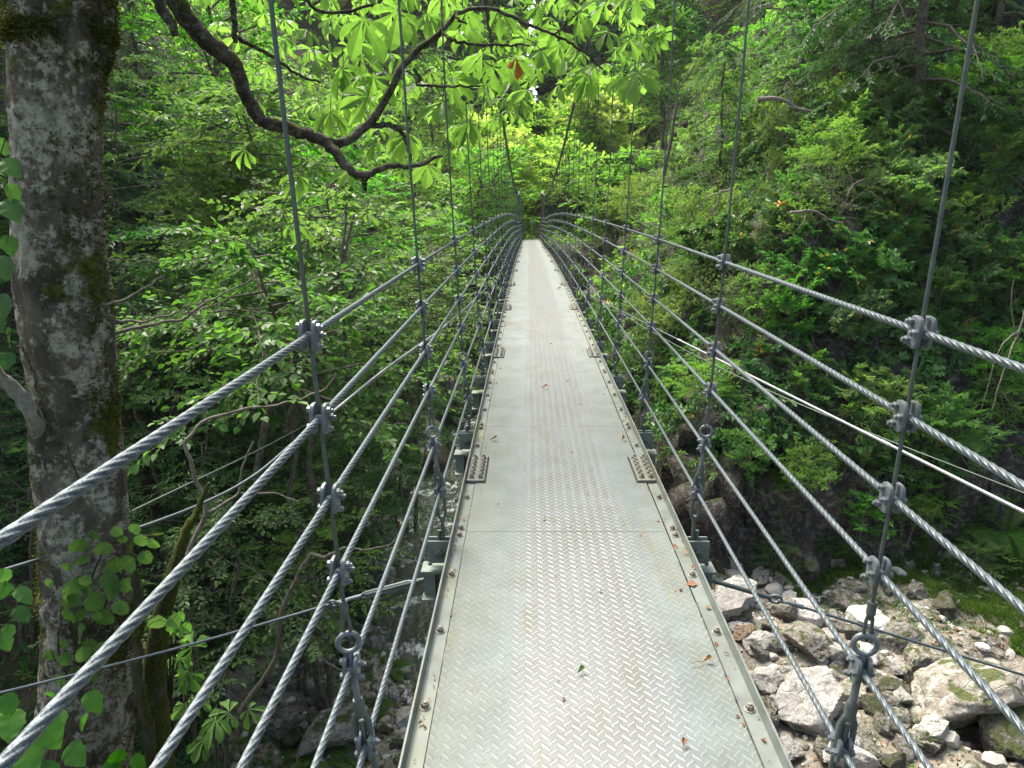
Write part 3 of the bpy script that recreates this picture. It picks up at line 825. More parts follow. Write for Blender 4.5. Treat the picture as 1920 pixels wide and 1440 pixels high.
seen = (PD > .5) & (PX > -160) & (PX < 2080) & (PY > -160) & (PY < 1600)
m_, nt, out = mat('gravel'); N = NT(nt)
t = N.n('ShaderNodeAttribute', attribute_name='tint').outputs['Fac']
r_ = N.n('ShaderNodeValToRGB', {0: t}).outputs[0]
cr = r_.node.color_ramp; cr.elements[0].color = (.06, .05, .035, 1); cr.elements[1].color = (.44, .43, .40, 1); e = cr.elements.new(.5); e.color = (.27, .25, .21, 1)
p = N.n('ShaderNodeBsdfPrincipled', {'Base Color': r_, 'Roughness': .85, 'Normal': N.bump(N.noise(posn(N), 40), .5, .01)})
nt.links.new(p.outputs[0], out.inputs[0])
r = np.random.default_rng(3)
gp, _ = on_faces(isbed & seen & (fc[:, 1] < 24), 4200, r)
scatter_mesh('gravel', [pebble(k) for k in range(5)], gp + [0, 0, .01], r.gamma(1.6, .03, len(gp)) + .012, zrot(len(gp), r), m_, 'loose gravel and cobbles filling the river bed', 'gravel')

# ------------------------------------------------------------------ foliage tools
def T_ov(w=.5, fold=.12, droop=.1):   # ovate leaf, folded on its midrib
    V = np.array([(0, 0, 0), (.8 * w / 2, .30, fold * .8), (w / 2 * .85, .62, fold * .5), (0, 1, -droop), (-w / 2 * .85, .62, fold * .5), (-.8 * w / 2, .30, fold * .8)])
    return V, [np.array([[0, 1, 2, 3], [0, 3, 4, 5]])]
def T_rh(w=.5, fold=.1):
    V = np.array([(0, 0, 0), (w / 2, .45, fold), (0, 1, -.05), (-w / 2, .45, fold)]); return V, [np.array([[0, 1, 2], [0, 2, 3]])]
def T_palm():                          # small five-lobed maple leaf
    V = [(0, .25, 0)]; 
    for k, (a, r0) in enumerate([(-105, .55), (-80, .28), (-52, .8), (-26, .36), (0, 1.), (26, .36), (52, .8), (80, .28), (105, .55)]):
        q = radians(a); V.append((sin(q) * r0 * .62, .25 + cos(q) * r0 * .75, -.10 * r0))
    V.append((0, 0, 0)); n = len(V)
    Fc = [[0, k + 1, k] for k in range(1, n - 2)] + [[0, n - 1, n - 2], [0, 1, n - 1]]
    return np.array(V), [np.array(Fc)]
def T_leaflet(ws=(.03, .12, .34, .62, .9, .95, .55, .03), ts=(0, .12, .32, .5, .66, .8, .92, 1.), w=.36, droop=.35, fold=.10, wave=0.):
    V = []; n = len(ts)
    for t, a in zip(ts, ws):
        z = -droop * t * t; x = a * w / 2
        V += [(-x, t, z + fold * a + wave * sin(t * 23)), (0, t, z), (x, t, z + fold * a - wave * sin(t * 21))]
    Fc = []
    for k in range(n - 1): Fc += [[3 * k, 3 * k + 1, 3 * k + 4, 3 * k + 3], [3 * k + 1, 3 * k + 2, 3 * k + 5, 3 * k + 4]]
    return np.array(V), [np.array(Fc)]
def put_leaves(mb, tm, Pp, D, Nn, L, W=None, tint=None, r=RNG, matid=0):
    """leaf template at points Pp, along D, facing Nn, length L"""
    tv, tf = tm; n = len(Pp)
    if n == 0: return
    D = nrm(D); X = nrm(np.cross(D, Nn)); Nn = np.cross(X, D)
    L = np.broadcast_to(L, (n,)).astype(float); W = L if W is None else np.broadcast_to(W, (n,))
    V = Pp[:, None] + tv[None, :, 1:2] * (D * L[:, None])[:, None] + tv[None, :, 0:1] * (X * W[:, None])[:, None] + tv[None, :, 2:3] * (Nn * L[:, None])[:, None]
    if tint is None: tint = r.random(n)
    base = mb.n; mb.v.append(V.reshape(-1, 3)); mb.n += n * len(tv); off = np.arange(n)[:, None, None] * len(tv)
    for f in tf: mb.f.append(((f[None] + off + base).reshape(-1, f.shape[1]), matid, np.clip(np.repeat(tint, len(f)) + (r.normal(0, .07, n * len(f)) if len(f) > 8 else 0), 0, .94 if len(f) > 8 else 2), False))

def rv(r, n, s=1.): return r.normal(0, s, (n, 3))
def plant(name, seed, Hh, R, wood, leaf, tm, nst=3, nbr=14, ntw=7, nlf=8, L=.075, t0=.25, el=(5, 25), flat=.8, lean=.25, rr=.03, mode='alt', droop=.1, tipd=.0, shape=1.0, trunkname='stem', crownname='foliage', twl=.38):
    """woody plant: stems > branches > twigs > leaves"""
    r = np.random.default_rng(seed); wb, lb = MB(), MB()
    tp, td, tn, tl, wgt = [], [], [], [], []
    for s in range(nst):
        az = 2 * pi * (s + r.random() * .6) / nst; ln = lean * Hh * r.uniform(.5, 1.2) * (0.25 if nst == 1 else 1)
        hh = Hh * r.uniform(.75, 1.)
        P = curve([(0.03 * cos(az) * nst, .03 * sin(az) * nst, -.15), (ln * .3 * cos(az), ln * .3 * sin(az), hh * .4), (ln * .65 * cos(az + .2), ln * .65 * sin(az + .2), hh * .75), (ln * cos(az), ln * sin(az), hh)], 14, .012 * Hh, r)
        rad = np.linspace(rr, rr * .22, len(P)); tube(wb, P, rad, 6)
        ga = r.random() * 6
        for b in range(nbr):
            t = t0 + (1 - t0) * (b + r.random()) / nbr; k = t * (len(P) - 1); k0 = min(int(k), len(P) - 2); p = P[k0] + (P[k0 + 1] - P[k0]) * (k - k0)
            ga += 2.4 + r.normal(0, .3); e = radians(r.uniform(*el))
            u = (t - t0) / (1 - t0)
            bl = R * r.uniform(.6, 1.1) * (1 - .72 * u ** 1.4 if shape > 0 else .35 + .65 * math.sin(pi * min(1, .15 + u * .9)))
            d = np.array([cos(ga) * cos(e), sin(ga) * cos(e), sin(e)])
            side = nrm(np.cross(d, [0, 0, 1.])); up = np.cross(side, d)
            s_ = np.linspace(0, 1, 6)[:, None]
            B = p + d * bl * s_ + np.array([0, 0, -1.]) * bl * droop * s_ ** 2 + side * bl * r.normal(0, .12) * s_ ** 2 + np.concatenate([np.zeros((1, 3)), rv(r, 5, .02 * bl)])
            tube(wb, B, np.linspace(rr * .38 * (1 - .5 * u), rr * .08, 6), 4, cap=False)
            for q in range(ntw):
                f = .18 + .82 * (q + r.random()) / ntw; kk = f * 5; k1 = min(int(kk), 4); pp = B[k1] + (B[k1 + 1] - B[k1]) * (kk - k1)
                sg = 1 if q % 2 else -1
                dd = nrm(d * r.uniform(.5, .9) + side * sg * r.uniform(.5, .95) + up * r.normal(0, 1 - flat) + np.array([0, 0, -tipd]))
                tp.append(pp); td.append(dd); tn.append(nrm(up + rv(r, 1, (1 - flat) * .8)[0])); tl.append(bl * twl * r.uniform(.6, 1.15) * (1.15 - .6 * f))
            tp.append(B[-2]); td.append(nrm(B[-1] - B[-2])); tn.append(up); tl.append(bl * twl * .7)
    tp, td, tn, tl = map(np.array, (tp, td, tn, tl)); n = len(tp)
    for k in range(n):
        if k % 2 == 0: tube(wb, [tp[k], tp[k] + td[k] * tl[k] * .5 - [0, 0, tl[k] * .03], tp[k] + td[k] * tl[k] * .95 - [0, 0, tl[k] * .12]], [rr * .10, rr * .08, rr * .04], 3, cap=False)
    if mode == 'alt':
        a = (np.arange(nlf) + .6) / nlf
        Pp = tp[:, None] + td[:, None] * (tl[:, None] * a)[..., None]; Pp[..., 2] -= (.12 * tl[:, None] * a ** 2)
        sd = np.where(np.arange(nlf) % 2, 1, -1)[None, :, None] * np.cross(td, tn)[:, None]
        D = td[:, None] * (.45 + .5 * a[None, :, None]) + sd * (1.0 - .7 * a[None, :, None] ** 3)
        D = D.reshape(-1, 3) + rv(r, n * nlf, .22) + [0, 0, -.18]; Pp = Pp.reshape(-1, 3)
        Nn = np.repeat(tn, nlf, 0) + rv(r, n * nlf, .30)
    else:   # whorled clusters at the twig tips
        a = r.uniform(.55, 1., (n, nlf))
        Pp = (tp[:, None] + td[:, None] * (tl[:, None] * a)[..., None]).reshape(-1, 3)
        D = np.repeat(td, nlf, 0) * .55 + rv(r, n * nlf, .62) + [0, 0, .2]
        Nn = rv(r, n * nlf, .5) + [0, 0, 1.]
    keep = r.random(len(Pp)) < .92
    Ls = L * r.uniform(.65, 1.2, len(Pp))
    tw = np.repeat(r.random(n), nlf) * .55 + r.random(len(Pp)) * .45
    tw = np.where(r.random(len(Pp)) < .02, .98, np.minimum(tw, .93))
    put_leaves(lb, tm, Pp[keep], D[keep], Nn[keep], Ls[keep], None, tw[keep], r)
    root = bpy.data.objects.new(name, None); COL.objects.link(root); root.empty_display_size = .2
    kid(root, wb.build(trunkname, wood, root)); kid(root, lb.build(crownname, leaf, root))
    return root

USED = {}
def place(proto, p, s, rz, label, cat, group=None, tilt=(0, 0)):
    o = proto if proto.name not in USED else copy_tree(proto)
    USED[proto.name] = 1
    o.location = p; o.scale = (s, s, s); o.rotation_euler = (tilt[0], tilt[1], rz)
    tag(o, label, cat, group); return o
PROTO = {}
tw = M['twig']
for k in range(3):
    PROTO['layer%d' % k] = plant('understory_shrub', 100 + k, 2.6, 1.5, M['bark'], G['mid'], T_ov(.55), 2 + k % 2, 13, 9, 9, .085, .22, (0, 22), .82, .28, .028)
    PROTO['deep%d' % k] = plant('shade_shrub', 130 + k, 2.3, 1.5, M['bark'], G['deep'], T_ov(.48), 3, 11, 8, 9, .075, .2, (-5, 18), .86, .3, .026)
    PROTO['azalea%d' % k] = plant('azalea_shrub', 160 + k, 1.5, .95, tw, [G['olive'], G['pale'], G['olive']][k], T_ov(.45, .08), 4, 12, 9, 12, .065, .25, (15, 60), .5, .5, .02, 'tip')
    PROTO['palm%d' % k] = plant('small_maple', 190 + k, 3.0, 1.7, M['bark'], [G['bright'], G['pale'], G['mid']][k], T_palm(), 2, 15, 9, 9, .075, .25, (-2, 22), .88, .3, .03)
for k in range(2):
    PROTO['glossy%d' % k] = plant('broad_leaf_shrub', 220 + k, 1.7, 1.15, tw, G['glossy'], T_ov(.50, .10, .22), 3, 11, 7, 9, .145, .15, (5, 45), .6, .45, .022)
    PROTO['spray%d' % k] = plant('feathery_shrub', 250 + k, 2.0, 1.4, tw, G['pale' if k else 'fresh'], T_rh(.42), 3, 13, 11, 14, .06, .25, (-5, 25), .7, .35, .022)
    PROTO['hinoki%d' % k] = plant('young_conifer', 280 + k, 6.0, 2.2, M['bark'], G['hinoki'], T_rh(.32, .03), 1, 46, 12, 15, .13, .04, (-10, 15), .7, .1, .07, 'alt', .40, .35, trunkname='trunk', crownname='crown')
    PROTO['fir%d' % k] = plant('dark_conifer', 310 + k, 10.0, 3.0, M['bark'], G['conifer'], T_rh(.30, .03), 1, 56, 13, 15, .17, .04, (-15, 8), .72, .08, .15, 'alt', .40, .35, trunkname='trunk', crownname='crown')
    PROTO['tall%d' % k] = plant('tall_broadleaf_tree', 340 + k, 12.0, 4.2, M['bark'], G['mid' if k else 'bright'], T_ov(.6), 1, 50, 13, 13, .17, .22, (0, 40), .45, .3, .15, 'alt', .2, 0, -1, trunkname='trunk', crownname='crown')
    PROTO['maple%d' % k] = plant('maple_tree', 370 + k, 8.0, 4.0, M['bark'], G['yellow' if k else 'bright'], T_palm(), 2, 36, 14, 13, .17, .12, (0, 35), .5, .3, .11, 'alt', .2, 0, 1, trunkname='trunk', crownname='crown')
for k in range(3):
    PROTO['sap%d' % k] = plant('sapling', 430 + k, 5.0, 1.9, M['bark'], [G['mid'], G['bright'], G['mid']][k], [T_ov(.52), T_palm(), T_ov(.4)][k], 2, 20, 10, 10, [.095, .085, .08][k], .40, (-4, 22), .85, .22, .035, 'alt', .14, 0, -1)
for k in range(2):
    PROTO['linden%d' % k] = plant('big_leaf_tree', 460 + k, 8.5, 2.5, M['bark'], G['fresh'], T_ov(.72, .10, .16), 2, 26, 12, 9, .115, .66, (-8, 30), .6, .16, .06, 'alt', .2, .1, -1, trunkname='trunk', crownname='crown')
for k in range(2):
    PROTO['sunny%d' % k] = plant('maple_tree', 490 + k, 8.0, 4.0, M['bark'], G['yellow'], T_palm(), 2, 40, 15, 14, .17, .24, (0, 40), .45, .3, .11, 'alt', .2, 0, 1, trunkname='trunk', crownname='crown')
for k in range(3):
    PROTO['leafy%d' % k] = plant('leafy_shrub', 520 + k, 1.9, 1.35, tw, [G['fresh'], G['bright'], G['fresh']][k], T_ov(.52, .1, .15), 3, 12, 8, 9, [.105, .09, .12][k], .15, (0, 40), .62, .4, .022)
PROTO['twiggy0'] = plant('twiggy_shrub', 400, 1.6, 1.1, tw, G['olive'], T_ov(.4), 5, 10, 9, 3, .045, .2, (5, 60), .4, .5, .018, 'tip')
PROTO['twiggy1'] = plant('twiggy_shrub', 401, 2.4, 1.0, tw, G['pale'], T_ov(.4), 6, 9, 7, 4, .045, .35, (20, 65), .4, .4, .022, 'tip')

def fern(name, seed, L=.6, nf=9):
    r = np.random.default_rng(seed); lb = MB(); sb = MB()
    for k in range(nf):
        az = 2 * pi * k / nf + r.normal(0, .25); l = L * r.uniform(.7, 1.1)
        t = np.linspace(0, 1, 12); x = l * t; z = l * (.75 * t - .85 * t * t)
        P = np.column_stack([x * cos(az), x * sin(az), z]); tube(sb, P, np.linspace(.004, .001, 12), 3, cap=False)
        tt = np.linspace(.15, .98, 22); pts = np.column_stack([np.interp(tt, t, P[:, q]) for q in range(3)])
        d = np.gradient(pts, axis=0); d = nrm(d); side = nrm(np.cross(d, [0, 0, 1.])); up = np.cross(side, d)
        wl_ = l * .26 * np.sin(pi * np.clip(tt * .85 + .15, 0, 1)) ** .8 + .01
        for sg in (-1, 1): put_leaves(lb, T_rh(.26, .05), pts, side * sg + d * .35 - up * .1, up + rv(r, 22, .1), wl_, None, np.clip(.3 + .5 * r.random(22), 0, .9), r)
    root = bpy.data.objects.new(name, None); COL.objects.link(root); root.empty_display_size = .2
    kid(root, sb.build('stem', G['fern'], root)); kid(root, lb.build('frond', G['fern'], root)); return root
PROTO['fern0'] = fern('fern', 1); PROTO['fern1'] = fern('fern', 2, .7, 11)

# ------------------------------------------------------------------ shrubs and trees on the slopes
LS = 'shrubs and saplings on the left slope'; RS = 'shrubs on the right slope'; TS = 'trees of the gorge'
TABLE = [
 # left slope, shaded
 (300, 640, 'layer0', .95, 'layered green shrub just right of the big mossy trunk, at mid height', 'shrub', LS),
 (400, 560, 'deep0', 1.0, 'dark leafy shrub above the bare twigs right of the big trunk', 'shrub', LS),
 (470, 640, 'layer1', .9, 'broad green sapling behind the upper left cable clamp', 'sapling', LS),
 (560, 740, 'deep1', .8, 'dark green sapling between the first and second left cables', 'sapling', LS),
 (660, 600, 'palm2', .8, 'mid green small-leaved maple behind the second left hanger', 'maple', LS),
 (740, 640, 'spray0', .9, 'bright feathery shrub left of the second left hanger', 'shrub', LS),
 (330, 800, 'deep2', .8, 'deep green shrub low in the shade beside the trunk', 'shrub', LS),
 (430, 880, 'layer2', .65, 'shaded shrub behind the forked dead branch', 'shrub', LS),
 (520, 960, 'palm2', .6, 'light green small maple hanging over the dark hollow at left', 'maple', LS),
 (620, 860, 'spray0', .6, 'feathery green shrub behind the third left clamp', 'shrub', LS),
 (700, 770, 'palm0', .6, 'bright small maple above the stream, left of the deck', 'maple', LS),
 (790, 690, 'layer0', .75, 'green shrub left of the deck where the sleeved guy meets it', 'shrub', LS),
 (845, 600, 'spray0', 1.0, 'sunny feathery shrub beside the third left hanger', 'shrub', LS),
 (820, 500, 'palm0', 1.3, 'bright maple sapling behind the fourth left hanger', 'maple', LS),
 (900, 520, 'layer1', 1.3, 'green sapling leaning to the left cables far along the deck', 'sapling', LS),
 (600, 480, 'layer2', 1.1, 'layered sapling under the mossy limb', 'sapling', LS),
 (500, 450, 'deep1', 1.2, 'dark layered shrub under the start of the mossy limb', 'shrub', LS),
 (380, 420, 'layer1', 1.1, 'pale-leaved sapling at the edge of the dark hollow upper left', 'sapling', LS),
 (290, 460, 'deep2', 1.0, 'dark shrub right of the trunk under its moss collar', 'shrub', LS),
 (250, 330, 'deep0', 1.2, 'dark shrub high on the left slope beside the trunk', 'shrub', LS),
 (430, 310, 'fir0', .55, 'young dark conifer high on the left slope', 'conifer', TS),
 (270, 200, 'fir1', .6, 'dark drooping conifer behind the top of the big trunk', 'conifer', TS),
 (700, 430, 'palm0', 1.4, 'bright maple under the mossy limb near the second left hanger', 'maple', LS),
 (760, 360, 'palm1', 1.6, 'sunlit yellow-green maple behind the limb fork', 'maple', LS),
 (640, 380, 'layer0', 1.3, 'green sapling below the limb with thin dark stems', 'sapling', LS),
 (20, 500, 'layer2', .8, 'shrub at the left picture edge behind the big trunk', 'shrub', LS),
 (20, 760, 'deep1', .7, 'dark shrub at the left edge below the pale stub', 'shrub', LS),
 (570, 1120, 'deep0', .35, 'low dark shrub in the hollow under the left cables', 'shrub', LS),
 (430, 1130, 'deep2', .4, 'dark low shrub below the dead branch fork', 'shrub', LS),
 (690, 1010, 'palm2', .35, 'tiny maple seedling at the stream bank left of the deck', 'maple', LS),
 (770, 870, 'spray0', .4, 'small feathery bush in front of the stream, left of the deck', 'shrub', LS),
 (530, 1040, 'palm0', .35, 'tiny bright maple by the dead branch left of the lower clamps', 'maple', LS),
 # right slope
 (1560, 345, 'leafy0', 1.2, 'fresh green leafy shrub right of the olive azalea, below the bare bough', 'shrub', RS),
 (1680, 450, 'leafy2', 1.2, 'large-leaved fresh green shrub left of the near right hanger', 'shrub', RS),
 (1780, 255, 'leafy1', 1.3, 'bright leafy shrub high beside the near right hanger', 'shrub', RS),
 (1880, 390, 'leafy0', 1.2, 'fresh leafy shrub at the right edge under the pale yellow spray', 'shrub', RS),
 (1745, 620, 'leafy2', 0.9, 'large-leaved shrub behind the near right top clamp', 'shrub', RS),
 (1650, 570, 'leafy1', 1.1, 'bright leafy shrub above the second right cable', 'shrub', RS),
 (1480, 490, 'leafy0', 1.1, 'fresh green shrub just above the top right cable', 'shrub', RS),
 (1380, 290, 'leafy1', 1.4, 'bright leafy shrub below the pale azalea clump', 'shrub', RS),
 (1300, 360, 'leafy0', 1.5, 'fresh shrub behind the fourth right hanger, mid height', 'shrub', RS),
 (1865, 720, 'leafy1', 0.9, 'bright leafy shrub at the right edge beside the dark rock', 'shrub', RS),
 (1530, 650, 'leafy2', 0.9, 'leafy shrub hanging over the dark rock behind the second cable', 'shrub', RS),
 (1420, 610, 'leafy1', 1.0, 'bright leafy shrub right of the second right hanger', 'shrub', RS),
 (1800, 490, 'leafy1', 1.1, 'bright leafy shrub right of the near right hanger, above the clamp', 'shrub', RS),
 (1900, 570, 'leafy2', 1.0, 'large-leaved shrub at the right edge between the upper cables', 'shrub', RS),
 (1350, 160, 'leafy0', 1.6, 'fresh leafy shrub high above the pale azalea clump', 'shrub', RS),
 (1450, 140, 'leafy1', 1.6, 'bright shrub among the conifers at upper right', 'shrub', RS),
 (1560, 150, 'leafy0', 1.4, 'fresh shrub under the conifers at upper right', 'shrub', RS),
 (1250, 460, 'leafy1', 1.4, 'bright shrub behind the third right hanger top clamp', 'shrub', RS),
 (1480, 980, 'leafy1', 0.55, 'bright low shrub on the cliff foot rocks', 'shrub', RS),
 (1610, 1010, 'leafy0', 0.6, 'fresh low shrub at the foot of the right cliff', 'shrub', RS),
 (1725, 985, 'leafy1', 0.65, 'bright low shrub at the top of the grassy bank', 'shrub', RS),
 (1850, 1010, 'leafy0', 0.7, 'fresh low shrub at the right edge of the bank', 'shrub', RS),
 (1390, 880, 'leafy2', 0.55, 'leafy shrub on the dark rock right of the splice plates', 'shrub', RS),
 (1470, 760, 'leafy0', 0.8, 'fresh shrub on the dark rock under the sleeved guy', 'shrub', RS),
 (1650, 800, 'leafy1', 0.8, 'bright shrub clinging to the rock under the second right cable', 'shrub', RS),
 (1780, 840, 'leafy0', 0.8, 'fresh shrub on the rock right of the third right clamp', 'shrub', RS),
 (1375, 215, 'azalea1', 1.6, 'pale yellowish azalea clump with light twigs, upper right of the deck', 'shrub', RS),
 (1300, 275, 'twiggy1', 1.6, 'many-stemmed shrub spreading up behind the fourth right hanger', 'shrub', RS),
 (1490, 300, 'azalea0', 1.3, 'olive azalea below the pale bare bough', 'shrub', RS),
 (1600, 260, 'azalea1', 1.2, 'light green azalea on the dark upper rock', 'shrub', RS),
 (1440, 380, 'azalea2', 1.2, 'olive azalea above the second right hanger clamp', 'shrub', RS),
 (1600, 375, 'spray1', 1.1, 'yellow-green feathery bush in the middle of the right slope', 'shrub', RS),
 (1540, 440, 'twiggy0', 1.2, 'half-bare twiggy shrub on the dark middle ledge', 'shrub', RS),
 (1420, 470, 'azalea0', 1.1, 'azalea tuft just above the top right cable', 'shrub', RS),
 (1330, 430, 'twiggy0', 1.4, 'brown twiggy shrub behind the third right hanger', 'shrub', RS),
 (1250, 390, 'azalea2', 1.6, 'olive bush beside the fifth right hanger', 'shrub', RS),
 (1180, 350, 'twiggy1', 1.9, 'twiggy shrub near the far right hangers', 'shrub', RS),
 (1110, 380, 'glossy1', 2.0, 'dark glossy evergreen standing near the far right tower post', 'shrub', RS),
 (1085, 320, 'twiggy1', 2.0, 'bronze-leaved upright shrub by the far right main cable', 'shrub', RS),
 (1150, 470, 'azalea0', 1.7, 'olive shrub beside the far right rail cables', 'shrub', RS),
 (1240, 520, 'twiggy0', 1.5, 'twiggy bush behind the third right hanger clamps', 'shrub', RS),
 (1300, 590, 'azalea1', 1.0, 'light tuft under the second right cable', 'shrub', RS),
 (1370, 640, 'twiggy1', 1.0, 'grassy twiggy tangle under the second right hanger', 'shrub', RS),
 (1250, 640, 'azalea1', 1.1, 'yellow-green bush beside the third right hanger, below the cables', 'shrub', RS),
 (1310, 780, 'spray1', .8, 'pale yellow bush right of the splice plates', 'shrub', RS),
 (1210, 700, 'azalea2', .9, 'bush touching the right deck edge half way along', 'shrub', RS),
 (1480, 560, 'glossy0', 1.0, 'glossy shrub under the top right cable', 'shrub', RS),
 (1570, 560, 'glossy1', 1.0, 'glossy broad-leaved shrub with some yellow leaves, above the second right cable', 'shrub', RS),
 (1660, 500, 'glossy0', 1.1, 'broad-leaved shrub between the top right cable and the near right hanger', 'shrub', RS),
 (1700, 400, 'glossy1', 1.2, 'broad-leaved shrub left of the near right hanger', 'shrub', RS),
 (1690, 300, 'glossy0', 1.2, 'broad dark-leaved shrub below the conifer trunk on the right', 'shrub', RS),
 (1790, 330, 'glossy1', 1.2, 'broad-leaved shrub right of the near right hanger', 'shrub', RS),
 (1850, 450, 'azalea1', 1.1, 'yellow-green tuft at the right edge above the top cable', 'shrub', RS),
 (1880, 300, 'spray1', 1.1, 'pale yellow spray of leaves at the right edge, upper part', 'shrub', RS),
 (1830, 190, 'azalea1', 1.2, 'pale green clump in the upper right corner', 'shrub', RS),
 (1840, 560, 'glossy0', 1.0, 'glossy bush beside the near right hanger below the top clamp', 'shrub', RS),
 (1620, 640, 'glossy1', .8, 'glossy bush hanging over the bare rock', 'shrub', RS),
 (1880, 660, 'twiggy1', .9, 'bush with pale bare twigs at the right edge', 'shrub', RS),
 (1890, 800, 'spray1', .8, 'bright fern-like bush at the right edge beside the rock face', 'shrub', RS),
 (1820, 880, 'spray0', 1.0, 'bright green low bush at the foot of the rock face', 'shrub', RS),
 (1580, 890, 'palm0', .8, 'bright little maple at the cliff foot behind the third right cable', 'maple', RS),
 (1640, 930, 'spray0', .85, 'bright bush above the grassy bank', 'shrub', RS),
 (1510, 920, 'azalea1', .8, 'yellowish tuft on the dark cliff foot rock', 'shrub', RS),
 (1450, 1070, 'spray0', .5, 'small bright bush over the river stones at right', 'shrub', RS),
 (1560, 1050, 'spray0', .4, 'small green bush behind the tilted grey slab', 'shrub', RS),
 (1760, 960, 'layer0', .7, 'leafy shrub under the rock face right of the third right clamp', 'shrub', RS),
 (1900, 900, 'palm0', .8, 'bright small maple at the right edge over the bank', 'maple', RS),
 (1310, 480, 'azalea1', 1.5, 'yellow-green azalea between the second and third right hangers, above the cables', 'shrub', RS),
 (1390, 540, 'glossy1', 1.2, 'dark broad-leaved shrub just under the second right hanger top clamp', 'shrub', RS),
 (1200, 430, 'spray1', 1.6, 'pale feathery bush by the fourth right hanger', 'shrub', RS),
 (1270, 200, 'palm1', 1.6, 'yellow-green small maple high at the fourth right hanger', 'maple', RS),
 (1340, 540, 'spray0', 1.2, 'bright feathery bush behind the second right hanger', 'shrub', RS),
 (1700, 1010, 'azalea1', .7, 'low tuft on the grassy bank at right', 'shrub', RS),
 (1830, 1090, 'spray0', .6, 'deep green low bush on the grassy bank', 'shrub', RS),
 (1350, 330, 'hinoki0', 1.0, 'blue-green feathery conifer upper right of the deck', 'conifer', TS),
 (1500, 215, 'hinoki1', 1.1, 'drooping conifer behind the pale bare bough', 'conifer', TS),
 (1610, 190, 'hinoki0', 1.0, 'conifer with drooping sprays left of the dark trunk', 'conifer', TS),
 (1700, 250, 'fir0', 1.1, 'tall dark conifer with a bare trunk at upper right', 'conifer', TS),
 (1420, 90, 'fir1', 1.0, 'dark conifer at the top of the right slope', 'conifer', TS),
 (1560, 60, 'fir0', 1.0, 'dark conifer at the top edge above the bare bough', 'conifer', TS),
 (1860, 60, 'fir1', .9, 'dark conifer in the top right corner', 'conifer', TS),
 (1240, 300, 'tall0', .9, 'slim bright broadleaf tree at the far right hangers', 'tree', TS),
 (1170, 260, 'maple0', 1.0, 'bright maple behind the far right hangers', 'maple', TS),
]
pr_ = np.random.default_rng(55)
for (px, py, pn, s, lab, cat, grp) in TABLE:
    h = hit(px, py)
    if h is None: continue
    p, n = h
    out_ = n if n[2] < .8 else np.zeros(3)
    tilt = (0, 0) if grp == TS else (-out_[1] * .55, out_[0] * .55)
    place(PROTO[pn], p - n * .05 - np.array([0, 0, .4 if grp == TS else 0]), s, pr_.uniform(0, 6.28), lab, cat, grp, tilt)
    
# trees by position: beyond the far landing, and over the left slope
FAR = [
 (-2.2, 52.5, 'sunny0', .9, 'yellow-green maple straight beyond the far end of the deck'),
 (-3.2, 47, 'maple0', .9, 'bright maple left of the far tower posts'),
 (.6, 58, 'sunny1', 1.15, 'yellow-green maple filling the centre gap behind the straight one'),
 (2.2, 70, 'maple0', 1.5, 'pale green tree rising at the back of the centre gap'),
 (2.6, 52, 'sunny1', .95, 'yellow-green maple right behind the far tower posts'),
 (-1.8, 68, 'tall0', 1.5, 'tall bright tree left of the narrow sky gap'),
 (3.8, 62, 'sunny0', 1.5, 'bright spreading maple right of the narrow sky gap'),
 (-6.5, 52, 'tall0', 1.0, 'tall light tree far left of the tower posts'),
 (-4.2, 60, 'sunny1', 1.25, 'large yellow-green maple rising above the far landing'),
 (6, 60, 'sunny1', 1.35, 'large sunny maple right of the centre gap'),
 (10, 56, 'tall1', 1.15, 'tall green tree right of the sunny maple'),
 (-10, 60, 'tall1', 1.2, 'tall green tree in the left background'),
 (-5, 76, 'tall1', 1.5, 'tall tree at the left of the bright sky gap'),
 (14, 70, 'sunny1', 1.7, 'broad yellow-green tree at the upper right of the gap'),
 (5.2, 45, 'maple0', .85, 'green maple leaning from the right bank to the far posts'),
 (-6.2, 40, 'maple0', 1.0, 'bright maple on the left bank near the far end of the bridge'),
 (-5.6, 31, 'palm0', 2.0, 'bright small maple on the left bank two thirds along the bridge'),
 (-7.5, 27, 'maple0', .9, 'bright spreading maple above the left bank'),
 (-9.5, 22, 'tall0', .8, 'light green tree behind the limb fork'),
 (-8.2, 18, 'maple0', .7, 'leafy maple behind the mossy limb'),
 (-12, 17, 'tall1', .95, 'tall tree on the left slope behind the limb'),
 (-10.5, 13, 'tall1', .8, 'shading tree on the left slope behind the trunk'),
 (-15, 24, 'tall1', 1.1, 'tall tree high on the left slope'),
 (-17, 14, 'fir1', 1.2, 'dark conifer high on the left slope above the trunk'),
 (-13.5, 20, 'fir0', 1.1, 'dark conifer on the left slope behind the maples'),
]
for (x, y, pn, s, lab) in FAR:
    z = ground(x, y)
    if y > 70: z -= 0
    place(PROTO[pn], (x, y, z - .1), s, pr_.uniform(0, 6.28), lab, 'maple' if 'maple' in pn or 'palm' in pn else 'conifer' if 'fir' in pn else 'tree', TS)
